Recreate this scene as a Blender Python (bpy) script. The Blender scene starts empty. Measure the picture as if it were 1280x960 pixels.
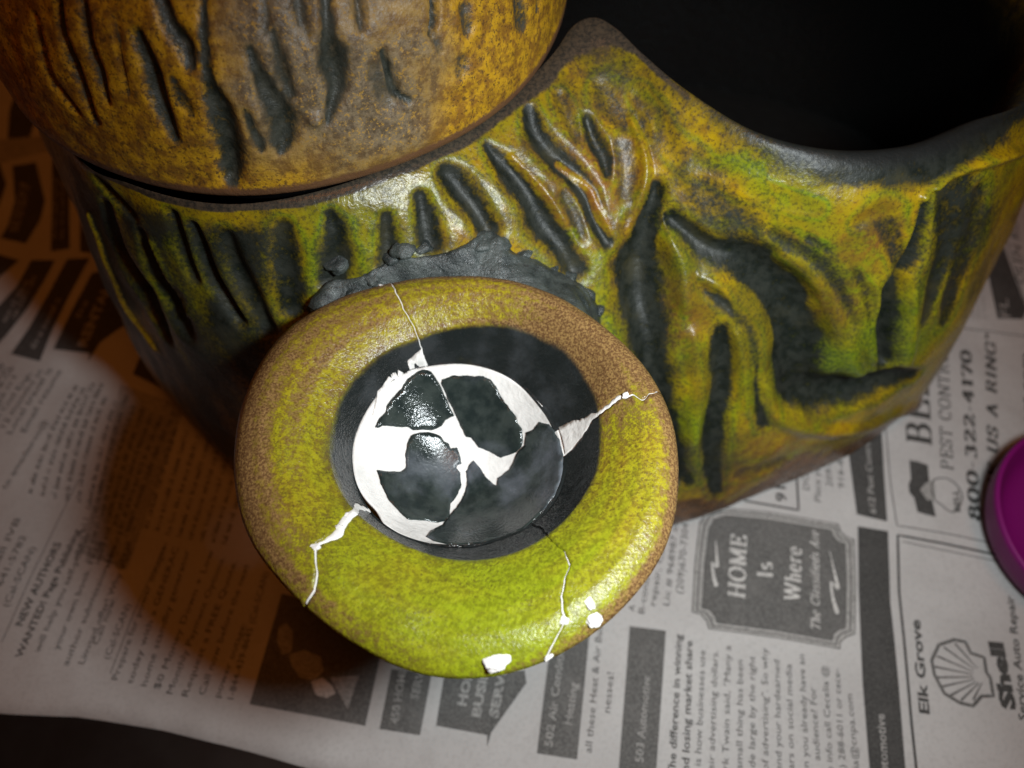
import bpy, bmesh, math, random
import numpy as np
from mathutils import Vector, noise, geometry
from mathutils.bvhtree import BVHTree

# ------------------------------------------------------------------ camera, light, exposure
S = 0.01                      # all sizes below are written in centimetres
SC = bpy.context.scene
COL = SC.collection
PITCH = math.radians(60.0)    # camera looks 60 degrees below the horizon
CAM_H = 27.6                  # lens height over the table, cm
FPX = 1000.0                  # focal length in pixels of a 1280 px wide frame
cd = bpy.data.cameras.new('camera'); cam = bpy.data.objects.new('camera', cd); COL.objects.link(cam)
cam.location = (0, 0, CAM_H * S); cam.rotation_euler = (math.pi / 2 - PITCH, 0, 0)
cd.sensor_width = 36.0; cd.lens = 36.0 * FPX / 1280.0
cd.clip_start = 0.005; cd.clip_end = 50
cd.dof.use_dof = True; cd.dof.focus_distance = 0.185; cd.dof.aperture_fstop = 9.5
SC.camera = cam
SC.render.resolution_x = 1024; SC.render.resolution_y = 768

w = bpy.data.worlds.new('World'); SC.world = w; w.use_nodes = True
bg = w.node_tree.nodes['Background']
bg.inputs[0].default_value = (1.0, 0.245, 0.03, 1); bg.inputs[1].default_value = 0.033

def aim(o, target):
    o.rotation_euler = (Vector(target) * S - o.location).to_track_quat('-Z', 'Y').to_euler()

fl = bpy.data.lights.new('flash', 'SPOT'); flash = bpy.data.objects.new('flash', fl); COL.objects.link(flash)
flash.location = (8.5 * S, 2.0 * S, 27.4 * S)      # the camera's flash, to the right of the lens
fl.energy = 3.25; fl.color = (0.90, 0.975, 1.0); fl.shadow_soft_size = 0.019
fl.spot_size = math.radians(96); fl.spot_blend = 1.0
aim(flash, (3.4, 10.5, 6))
rl = bpy.data.lights.new('room_lamp', 'AREA'); room = bpy.data.objects.new('room_lamp', rl); COL.objects.link(room)
room.location = (0.10, -0.05, 1.25); rl.shape = 'DISK'; rl.size = 0.28
rl.energy = 1.5; rl.color = (1.0, 0.29, 0.05)      # warm bulb of the room
aim(room, (-2, 12, 5))
vs = SC.view_settings
vs.view_transform = 'Standard'; vs.look = 'None'; vs.gamma = 1.0; vs.exposure = 0.0
vs.use_curve_mapping = False

# ------------------------------------------------------------------ helpers
FWD = np.array([0, math.cos(PITCH), -math.sin(PITCH)]); UP = np.array([0, math.sin(PITCH), math.cos(PITCH)])
CAMP = np.array([0, 0, CAM_H])
def ray(px, py):
    return FWD + np.array([1.0, 0, 0]) * ((px - 640) / FPX) + UP * ((480 - py) / FPX)
def on_z(px, py, z):
    d = ray(px, py); return CAMP + d * ((z - CAM_H) / d[2])
def on_bvh(bvh, px, py):
    h = bvh.ray_cast(Vector(CAMP), Vector(ray(px, py)).normalized())
    return None if h[0] is None else np.array(h[0])
def sstep(a, b, x):
    t = np.clip((x - a) / (b - a), 0, 1); return t * t * (3 - 2 * t)
def nz(p, f, seed=0.0):
    return noise.noise(Vector((p[0] * f + seed, p[1] * f + seed * 1.7, p[2] * f - seed)))
def nz_arr(P, f, seed=0.0):
    return np.array([noise.noise((x * f + seed, y * f + seed * 1.7, z * f - seed)) for x, y, z in P.tolist()])
def spline(pts, n, closed=False):
    """Catmull-Rom through pts, n samples evenly over the stations."""
    P = np.array(pts, float); m = len(P)
    u = np.arange(n) / n * m if closed else np.linspace(0, m - 1 - 1e-9, n)
    i = np.floor(u).astype(int); f = (u - i)[:, None]
    g = (lambda k: P[k % m]) if closed else (lambda k: P[np.clip(k, 0, m - 1)])
    a, b, c, d = g(i - 1), g(i), g(i + 1), g(i + 2)
    return 0.5 * (2 * b + (c - a) * f + (2 * a - 5 * b + 4 * c - d) * f**2 + (3 * b - a - 3 * c + d) * f**3)
def link(name, me, mat=None, parent=None, smooth=True):
    o = bpy.data.objects.new(name, me); COL.objects.link(o)
    if mat: me.materials.append(mat)
    if smooth and len(me.polygons): me.polygons.foreach_set('use_smooth', [True] * len(me.polygons))
    if parent: o.parent = parent
    return o
def mesh(name, V, F, mat=None, parent=None, smooth=True, attrs=None):
    me = bpy.data.meshes.new(name)
    V = np.asarray(V, float) * S
    if parent is not None: V = V - np.array(parent.location)
    me.from_pydata(V.tolist(), [], F if isinstance(F, list) else F.tolist()); me.update()
    for k, a in (attrs or {}).items():
        at = me.attributes.new(k, 'FLOAT', 'POINT'); at.data.foreach_set('value', np.asarray(a, np.float32))
    return link(name, me, mat, parent, smooth)
def grid_faces(nu, nv, wrap=False, off=0, flip=False):
    """vertex index = u*nv + v"""
    F = []
    for i in range(nu if wrap else nu - 1):
        j = (i + 1) % nu
        for k in range(nv - 1):
            f = (off + i * nv + k, off + j * nv + k, off + j * nv + k + 1, off + i * nv + k + 1)
            F.append(f[::-1] if flip else f)
    return F
def thing(name, label, cat, loc=(0, 0, 0), group=None):
    o = bpy.data.objects.new(name, None); COL.objects.link(o); o.location = Vector(loc) * S
    o.empty_display_size = 0.01; o['label'] = label; o['category'] = cat
    if group: o['group'] = group
    return o
def normals_of(V, F):
    V = np.asarray(V); Q = np.array(F); n = np.cross(V[Q[:, 2]] - V[Q[:, 0]], V[Q[:, 3]] - V[Q[:, 1]])
    N = np.zeros_like(V)
    for k in range(4): np.add.at(N, Q[:, k], n)
    return N / np.maximum(np.linalg.norm(N, axis=1, keepdims=True), 1e-9)

# ------------------------------------------------------------------ materials
class NT:
    def __init__(s, name):
        s.m = bpy.data.materials.new(name); s.m.use_nodes = True; s.t = s.m.node_tree
        s.b = s.t.nodes['Principled BSDF']; s.tc = s.t.nodes.new('ShaderNodeTexCoord')
    def put(s, sock, v):
        if isinstance(v, bpy.types.NodeSocket): s.t.links.new(v, sock)
        elif isinstance(v, (tuple, list)) and len(v) == 3 and sock.type == 'RGBA': sock.default_value = (*v, 1)
        else: sock.default_value = v
    def noise(s, scale, detail=4, rough=0.55, dist=0.0, stretch=None):
        n = s.t.nodes.new('ShaderNodeTexNoise'); co = s.tc.outputs['Object']
        if stretch:
            mp = s.t.nodes.new('ShaderNodeMapping'); mp.inputs['Scale'].default_value = stretch
            s.t.links.new(co, mp.inputs[0]); co = mp.outputs[0]
        s.t.links.new(co, n.inputs['Vector']); n.inputs['Scale'].default_value = scale
        n.inputs['Detail'].default_value = detail; n.inputs['Roughness'].default_value = rough; n.inputs['Distortion'].default_value = dist
        return n.outputs['Fac']
    def voronoi(s, scale, out='Distance'):
        n = s.t.nodes.new('ShaderNodeTexVoronoi'); s.t.links.new(s.tc.outputs['Object'], n.inputs['Vector'])
        n.inputs['Scale'].default_value = scale; return n.outputs[out]
    def attr(s, name):
        n = s.t.nodes.new('ShaderNodeAttribute'); n.attribute_name = name; return n.outputs['Fac']
    def ramp(s, v, a, b, lo=0.0, hi=1.0):
        n = s.t.nodes.new('ShaderNodeMapRange'); n.interpolation_type = 'SMOOTHSTEP'
        s.put(n.inputs[0], v)
        for k, x in zip((1, 2, 3, 4), (a, b, lo, hi)): s.put(n.inputs[k], x)
        return n.outputs[0]
    def math(s, op, a, b=0.0, clamp=False):
        n = s.t.nodes.new('ShaderNodeMath'); n.operation = op; n.use_clamp = clamp
        s.put(n.inputs[0], a); s.put(n.inputs[1], b); return n.outputs[0]
    def mix(s, f, a, b, mode='MIX'):
        n = s.t.nodes.new('ShaderNodeMix'); n.data_type = 'RGBA'; n.blend_type = mode
        s.put(n.inputs[0], f); s.put(n.inputs[6], a); s.put(n.inputs[7], b); return n.outputs[2]
    def bump(s, h, strength, dist=0.001, prev=None):
        n = s.t.nodes.new('ShaderNodeBump'); s.put(n.inputs['Strength'], strength); n.inputs['Distance'].default_value = dist
        s.t.links.new(h, n.inputs['Height'])
        if prev: s.t.links.new(prev, n.inputs['Normal'])
        return n.outputs['Normal']
    def out(s, color=None, rough=None, normal=None, spec=None, **kw):
        if color is not None: s.put(s.b.inputs['Base Color'], color)
        if rough is not None: s.put(s.b.inputs['Roughness'], rough)
        if normal is not None: s.put(s.b.inputs['Normal'], normal)
        if spec is not None: s.put(s.b.inputs['Specular IOR Level'], spec)
        for k, v in kw.items(): s.put(s.b.inputs[k], v)
        return s.m

def mat_vessel():
    m = NT('running_yellow_green_glaze')
    g, rim, foot, grn, inner, red = (m.attr(k) for k in ('groove', 'rimband', 'foot', 'green', 'inner', 'rust'))
    fine = m.noise(1000, 3, 0.7); mid = m.noise(260, 4, 0.62); big = m.noise(38, 4, 0.55, 0.6)
    yel = m.mix(m.ramp(big, 0.35, 0.68), (0.36, 0.235, 0.005), (0.225, 0.168, 0.008))
    yel = m.mix(m.math('MULTIPLY', m.ramp(mid, 0.47, 0.68), 0.6), yel, (0.21, 0.098, 0.010))
    yel = m.mix(m.math('MULTIPLY', m.ramp(fine, 0.52, 0.64), 0.75), yel, (0.105, 0.060, 0.010))
    gcol = m.mix(m.ramp(fine, 0.40, 0.62), (0.155, 0.205, 0.008), (0.065, 0.105, 0.010))
    gf = m.math('ADD', grn, m.math('MULTIPLY', m.math('SUBTRACT', big, 0.5), 1.6), True)
    c = m.mix(gf, yel, gcol)
    c = m.mix(m.math('MULTIPLY', red, m.ramp(mid, 0.30, 0.62)), c, (0.22, 0.075, 0.016))
    darkc = m.mix(m.ramp(mid, 0.36, 0.64), (0.006, 0.009, 0.007), (0.021, 0.024, 0.019))
    darkc = m.mix(m.math('MULTIPLY', m.ramp(m.noise(70, 4), 0.52, 0.72), 0.6), darkc, (0.044, 0.040, 0.020))
    olive = m.mix(m.ramp(fine, 0.38, 0.64), (0.085, 0.064, 0.010), (0.036, 0.034, 0.012))
    c = m.mix(m.math('MULTIPLY', m.ramp(m.noise(45, 4, 0.5, 0.8), 0.42, 0.66), 0.62), c, olive)
    ge = m.math('ADD', g, m.math('MULTIPLY', m.math('SUBTRACT', mid, 0.5), 0.75))
    ge = m.math('ADD', ge, m.math('MULTIPLY', m.math('SUBTRACT', fine, 0.5), 0.7))
    c = m.mix(m.ramp(ge, 0.10, 0.95), c, darkc)
    rimc = m.mix(m.ramp(fine, 0.38, 0.65), (0.066, 0.050, 0.034), (0.026, 0.024, 0.020))
    c = m.mix(m.ramp(m.math('ADD', rim, m.math('MULTIPLY', m.math('SUBTRACT', mid, 0.5), 0.8)), 0.3, 0.75), c, rimc)
    fc = m.mix(m.ramp(mid, 0.38, 0.62), (0.135, 0.060, 0.018), (0.070, 0.034, 0.013))
    c = m.mix(m.ramp(m.math('ADD', foot, m.math('MULTIPLY', m.math('SUBTRACT', mid, 0.5), 0.9)), 0.3, 0.7), c, fc)
    c = m.mix(inner, c, (0.009, 0.010, 0.010))
    rough = m.ramp(m.math('ADD', m.math('MULTIPLY', fine, 0.6), m.math('MULTIPLY', g, 0.35)), 0.2, 0.8, 0.24, 0.50)
    n = m.bump(m.noise(260, 4, 0.6), 0.35, 0.0009)
    n = m.bump(m.noise(900, 3, 0.6), 0.30, 0.0003, n)
    return m.out(c, rough, n, 0.24)

def mat_dome():
    m = NT('rusty_gold_glaze')
    g, rim, grey, inner = (m.attr(k) for k in ('groove', 'rimband', 'grey', 'inner'))
    fine = m.noise(1050, 3, 0.75); mid = m.noise(300, 4, 0.65); big = m.noise(34, 4, 0.55, 0.5)
    c = m.mix(m.ramp(mid, 0.38, 0.62), (0.47, 0.260, 0.012), (0.22, 0.105, 0.014))
    c = m.mix(m.math('MULTIPLY', m.ramp(fine, 0.52, 0.63), 0.8), c, (0.07, 0.035, 0.010))
    gr = m.mix(m.ramp(mid, 0.40, 0.62), (0.185, 0.140, 0.085), (0.095, 0.066, 0.038))
    gr = m.mix(m.math('MULTIPLY', m.ramp(fine, 0.53, 0.64), 0.9), gr, (0.38, 0.22, 0.04))
    gr = m.mix(m.math('MULTIPLY', m.ramp(fine, 0.44, 0.34), 0.6), gr, (0.060, 0.045, 0.030))
    c = m.mix(m.ramp(m.math('ADD', grey, m.math('MULTIPLY', m.math('SUBTRACT', big, 0.5), 1.7)), 0.25, 0.8), c, gr)
    darkc = m.mix(m.ramp(mid, 0.36, 0.64), (0.014, 0.018, 0.014), (0.046, 0.048, 0.038))
    ge = m.math('ADD', g, m.math('MULTIPLY', m.math('SUBTRACT', mid, 0.5), 0.9))
    ge = m.math('ADD', ge, m.math('MULTIPLY', m.math('SUBTRACT', fine, 0.5), 0.8))
    c = m.mix(m.ramp(ge, 0.18, 0.92), c, darkc)
    c = m.mix(m.ramp(m.math('ADD', rim, m.math('MULTIPLY', m.math('SUBTRACT', fine, 0.5), 0.8)), 0.35, 0.8), c, (0.125, 0.060, 0.028))
    c = m.mix(inner, c, (0.010, 0.010, 0.012))
    n = m.bump(m.noise(330, 4, 0.65), 0.45, 0.0010)
    n = m.bump(m.noise(1100, 3, 0.6), 0.35, 0.0003, n)
    return m.out(c, m.ramp(fine, 0.3, 0.7, 0.38, 0.60), n, 0.35)

def mat_rim():
    m = NT('speckled_lime_glaze')
    dark, grn, red = m.attr('dark'), m.attr('green'), m.attr('rust')
    fine = m.noise(1700, 3, 0.7); mid = m.noise(760, 4, 0.7); big = m.noise(60, 3, 0.5)
    c = m.mix(m.ramp(mid, 0.38, 0.62), (0.320, 0.265, 0.012), (0.185, 0.120, 0.014))
    c = m.mix(m.math('MULTIPLY', m.ramp(m.math('ADD', fine, m.math('MULTIPLY', m.math('SUBTRACT', m.noise(120, 3), 0.5), 0.35)), 0.51, 0.64), 0.8), c, (0.095, 0.055, 0.012))
    gc = m.mix(m.ramp(mid, 0.36, 0.64), (0.270, 0.320, 0.012), (0.170, 0.195, 0.008))
    gc = m.mix(m.math('MULTIPLY', m.ramp(m.math('ADD', fine, m.math('MULTIPLY', m.math('SUBTRACT', m.noise(110, 3), 0.5), 0.35)), 0.53, 0.66), 0.6), gc, (0.095, 0.078, 0.012))
    c = m.mix(m.math('ADD', grn, m.math('MULTIPLY', m.math('SUBTRACT', big, 0.5), 1.2), True), c, gc)
    rc = m.mix(m.ramp(fine, 0.42, 0.62), (0.120, 0.062, 0.026), (0.270, 0.165, 0.058))
    c = m.mix(m.ramp(m.math('ADD', red, m.math('MULTIPLY', m.math('SUBTRACT', mid, 0.5), 1.0)), 0.25, 0.8), c, rc)
    dk = m.mix(m.ramp(m.noise(90, 4, 0.6), 0.42, 0.70), (0.012, 0.015, 0.015), (0.030, 0.034, 0.036))
    de = m.math('ADD', dark, m.math('MULTIPLY', m.math('SUBTRACT', m.noise(200, 4, 0.6), 0.5), 0.7))
    c = m.mix(m.ramp(de, 0.06, 0.94), c, dk)
    n = m.bump(m.noise(420, 4, 0.6), m.ramp(dark, 0.0, 1.0, 0.14, 0.45), 0.0008)
    n = m.bump(m.noise(1500, 2, 0.6), 0.55, 0.0003, n)
    r = m.mix(dark, m.ramp(fine, 0.3, 0.7, 0.24, 0.40), (0.15, 0.15, 0.15))
    return m.out(c, r, n, 0.30)

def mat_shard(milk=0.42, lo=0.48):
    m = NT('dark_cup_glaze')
    mid = m.noise(210, 4, 0.6); film_sheen = m.noise(62, 5, 0.6, 0.15)
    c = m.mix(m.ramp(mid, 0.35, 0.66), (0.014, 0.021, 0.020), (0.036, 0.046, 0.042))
    c = m.mix(m.math('MULTIPLY', m.ramp(film_sheen, lo, lo + 0.26), milk), c, (0.150, 0.165, 0.195))  # milky smears; at higher strength they paint in grey reflections
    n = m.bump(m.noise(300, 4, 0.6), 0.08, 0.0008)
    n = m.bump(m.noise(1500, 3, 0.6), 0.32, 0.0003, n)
    return m.out(c, m.ramp(film_sheen, 0.45, 0.7, 0.10, 0.32), n, 0.4)

def mat_plain(name, col, rough, bump=0.0, scale=300, var=0.12, spec=0.5):
    m = NT(name); f = m.noise(scale, 4, 0.6)
    c = m.mix(m.ramp(f, 0.3, 0.7), tuple(x * (1 - var) for x in col), tuple(min(1, x * (1 + var)) for x in col))
    n = m.bump(m.noise(scale * 2, 4, 0.6), bump, 0.0008) if bump else None
    return m.out(c, rough, n, spec)

def mat_scar():
    m = NT('raw_grey_clay')
    f = m.noise(150, 5, 0.65); pit = m.noise(520, 4, 0.7)
    c = m.mix(m.ramp(f, 0.36, 0.66), (0.020, 0.027, 0.027), (0.064, 0.077, 0.073))
    c = m.mix(m.ramp(pit, 0.60, 0.70), c, (0.018, 0.020, 0.021))
    n = m.bump(m.noise(420, 5, 0.65), 0.5, 0.0012); n = m.bump(pit, 0.5, 0.0006, n); n = m.bump(m.noise(1600, 3, 0.7), 0.5, 0.0004, n)
    return m.out(c, m.ramp(pit, 0.35, 0.65, 0.26, 0.55), n, 0.5)

def mat_paper():
    m = NT('newsprint')
    f = m.noise(900, 3, 0.6); b = m.noise(24, 4, 0.5)
    c = m.mix(m.ramp(b, 0.3, 0.7), (0.455, 0.445, 0.432), (0.395, 0.382, 0.370))
    c = m.mix(m.math('MULTIPLY', m.ramp(f, 0.45, 0.7), 0.35), c, (0.30, 0.29, 0.28))
    n = m.bump(m.noise(24, 3, 0.5, 0.15), 0.7, 0.005); n = m.bump(m.noise(120, 4, 0.6), 0.25, 0.001, n); n = m.bump(f, 0.15, 0.0003, n)
    return m.out(c, 0.9, n, 0.15)

def mat_ink(name, k):
    m = NT(name); f = m.noise(1500, 2, 0.6); b = m.noise(90, 4, 0.6)
    c = m.mix(m.ramp(f, 0.35, 0.68), (k, k * 0.97, k * 0.93), (k * 1.9, k * 1.85, k * 1.75))
    c = m.mix(m.math('MULTIPLY', m.ramp(b, 0.4, 0.75), 0.30), c, (k * 2.2, k * 2.1, k * 2.0))
    return m.out(c, 0.85, None, 0.15)

M_VES, M_DOME, M_RIM, M_SHARD, M_SCAR, M_PAPER = mat_vessel(), mat_dome(), mat_rim(), mat_shard(), mat_scar(), mat_paper()
M_SHARD_REFL = mat_shard(0.62, 0.43)  # big lower-right shard: grey reflection streaks painted as a stronger pale layer
M_WHITE = mat_plain('white_filler', (0.76, 0.745, 0.715), 0.55, 0.6, 130, 0.09)
M_TABLE = mat_plain('dark_table_top', (0.006, 0.006, 0.006), 0.4, 0.1, 40, 0.4)
M_INK = mat_ink('black_print', 0.040); M_GREY = mat_ink('grey_print', 0.075); M_LIGHT = mat_ink('pale_print', 0.19)

# ------------------------------------------------------------------ setting: table and newspaper sheet
def paper_h(x, y):
    """gentle waves of the newspaper, cm; flattens under the vessel"""
    k = 0.13 * math.sin(x * 0.16 + 0.6) * math.cos(y * 0.13 + 0.4) + 0.05 * math.sin(x * 0.37 - y * 0.29 + 1.0)
    k += 0.05 * noise.noise((x * 0.12, y * 0.12, 3.1)) + 0.045 * (1 - abs(noise.noise((x * 0.16 + 4, y * 0.10, 7.7)))) ** 6 + 0.03 * noise.noise((x * 0.5, y * 0.35, 1.2))
    return 0.17 + k
me = bpy.data.meshes.new('table_top'); bm = bmesh.new()
bmesh.ops.create_cube(bm, size=1.0)
for v in bm.verts: v.co = Vector((v.co.x * 160 + 5, v.co.y * 110 + 25, v.co.z * 3 - 1.5)) * S
bmesh.ops.bevel(bm, geom=bm.edges[:], offset=0.006, segments=2, affect='EDGES'); bm.to_mesh(me); bm.free()
tb = link('table', me, M_TABLE, None, False); tb['kind'] = 'structure'

EDGE = [(-60, 884), (0, 893), (100, 897), (200, 912), (330, 945), (430, 972), (600, 1010), (900, 1075), (1400, 1150)]
EW = np.array([on_z(a, b, 0.0)[:2] for a, b in EDGE])
def edge_y(x): return float(np.interp(x, EW[:, 0], EW[:, 1], left=EW[0, 1] - (EW[0, 0] - x) * -0.02, right=EW[-1, 1]))
news = thing('newspaper', 'spread classified page of a newspaper under the pottery', 'newspaper', (0, 20, 0))
def sheet(name, dy, dz, y1):
    nx, ny = 130, 90; V = []
    for i in range(nx):
        x = -46 + 92 * i / (nx - 1); y0 = edge_y(x) + dy + 0.05 * noise.noise((x * 0.4, dy, 0))
        for j in range(ny):
            y = y0 + (y1 - y0) * j / (ny - 1)
            V.append((x, y, paper_h(x, y) + dz))
    V = np.array(V); n = len(V)
    V2 = V - np.array([0, 0, 0.012])
    F = grid_faces(nx, ny) + grid_faces(nx, ny, off=n, flip=True)
    for i in range(nx - 1): F.append((i * ny, n + i * ny, n + (i + 1) * ny, (i + 1) * ny))
    return mesh(name, np.vstack([V, V2]), F, M_PAPER, news)
sheet('page', 0.0, 0.0, 62)
sheet('page', 0.16, -0.03, 61)


# ------------------------------------------------------------------ print on the newspaper
INK_Z = 0.008
def pw(px, py): return on_z(px, py, 0.2)[:2]
def lay(P, lift): return [(p[0], p[1], paper_h(p[0], p[1]) + lift) for p in P]
def inpoly(poly, x, y):
    c = False; j = len(poly) - 1
    for i in range(len(poly)):
        if (poly[i][1] > y) != (poly[j][1] > y) and x < (poly[j][0] - poly[i][0]) * (y - poly[i][1]) / (poly[j][1] - poly[i][1]) + poly[i][0]: c = not c
        j = i
    return c
def fill_poly(P, step):
    d = []
    for k in range(len(P)):
        a, b = np.array(P[k]), np.array(P[(k + 1) % len(P)]); m = max(1, int(np.linalg.norm(b - a) / step))
        d += [tuple(a + (b - a) * s / m) for s in range(m)]
    A = np.array(d); lo, hi = A.min(0), A.max(0)
    ins = [(x, y) for x in np.arange(lo[0] + step / 2, hi[0], step) for y in np.arange(lo[1] + step / 2, hi[1], step) if inpoly(d, x, y)]
    n = len(d)
    vv, _, ff, *_r = geometry.delaunay_2d_cdt([Vector(p) for p in d + ins], [(k, (k + 1) % n) for k in range(n)], [], 1, 1e-5)
    return [(v.x, v.y) for v in vv], [tuple(f) for f in ff]
def panel(name, px, mat, lift=INK_Z, label=None):
    v, f = fill_poly([tuple(pw(*p)) for p in px], 0.5)
    o = mesh(name, lay(v, lift), f, mat, news, False)
    if name in ('heading_panel', 'photo_panel'): LAST[0] = o
    if name in ('plate_border', 'plate_panel'):
        if LAST[0] and LAST[0].name.startswith('plate'): o.parent = LAST[0]
        else: LAST[0] = o
    if name == 'photo_shape': o.parent = LAST[0]
    return o
def stroke_geo(pts, wd, closed=False, V=None, F=None):
    """ribbon of width wd (world cm) along world 2-D points"""
    V = [] if V is None else V; F = [] if F is None else F
    P = [np.array(p, float) for p in pts]
    if closed: P = P + [P[0], P[1]]
    b = len(V); n = len(P)
    for i in range(n):
        t = P[min(i + 1, n - 1)] - P[max(i - 1, 0)]; t = t / max(np.linalg.norm(t), 1e-9); q = np.array([-t[1], t[0]]); w_ = wd[i] if isinstance(wd, (list, np.ndarray)) else wd
        V.append(tuple(P[i] + q * w_ / 2)); V.append(tuple(P[i] - q * w_ / 2))
    for i in range(n - 1): F.append((b + 2 * i, b + 2 * i + 1, b + 2 * i + 3, b + 2 * i + 2))
    return V, F
def rule(name, px, wpx, mat, lift=INK_Z, dense=8):
    P = []
    for a, b in zip(px, px[1:]):
        P += [tuple(pw(a[0] + (b[0] - a[0]) * s / dense, a[1] + (b[1] - a[1]) * s / dense)) for s in range(dense)]
    P.append(tuple(pw(*px[-1]))); V, F = stroke_geo(P, wpx * 0.027)
    return mesh(name, lay(V, lift), F, mat, news, False)
_cache = {}
def sans(body, bold):
    k = (body, bold)
    if k not in _cache:
        cu = bpy.data.curves.new('line', 'FONT'); cu.body = body; cu.size = 1.0; cu.resolution_u = 2; cu.offset = bold
        ob = bpy.data.objects.new('line', cu); me_ = bpy.data.meshes.new_from_object(ob)
        V = np.array([v.co[:2] for v in me_.vertices]); F = [tuple(p.vertices) for p in me_.polygons]
        bpy.data.objects.remove(ob); bpy.data.meshes.remove(me_); bpy.data.curves.remove(cu); _cache[k] = (V, F)
    return _cache[k]
CAPH = None
def place(V, F, A, B, cap_px, capunit, slant=0.0, fit=True):
    """lay a line of type from pixel A to pixel B along its baseline"""
    a, b = np.array(pw(*A)), np.array(pw(*B)); L = np.linalg.norm(b - a); t = (b - a) / L; up = np.array([-t[1], t[0]])
    V = np.asarray(V); x0, x1 = V[:, 0].min(), V[:, 0].max(); dep = float(np.dot(np.append(a, 0.2) - CAMP, FWD))
    sy = cap_px * dep / FPX / capunit; sx = L / (x1 - x0)
    X = (V[:, 0] - x0) * sx + slant * V[:, 1] * sy
    return a + X[:, None] * t + (V[:, 1] * sy)[:, None] * up, F
LAST = [None]
def type_lines(name, lines, mat, lift=INK_Z, bold=0.0, slant=0.0, label=None):
    VV, FF = [], []
    for body, A, B, cap in lines:
        V, F = sans(body, bold); W, F = place(V, F, A, B, cap, 0.70, slant); n = len(VV)
        VV += [tuple(p) for p in W]; FF += [tuple(i + n for i in f) for f in F]
    o = mesh(name, lay(VV, lift), FF, mat, news, False)
    if name == 'heading_text' and LAST[0]: o.parent = LAST[0]
    if label: o['label'] = label
    return o
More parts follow.
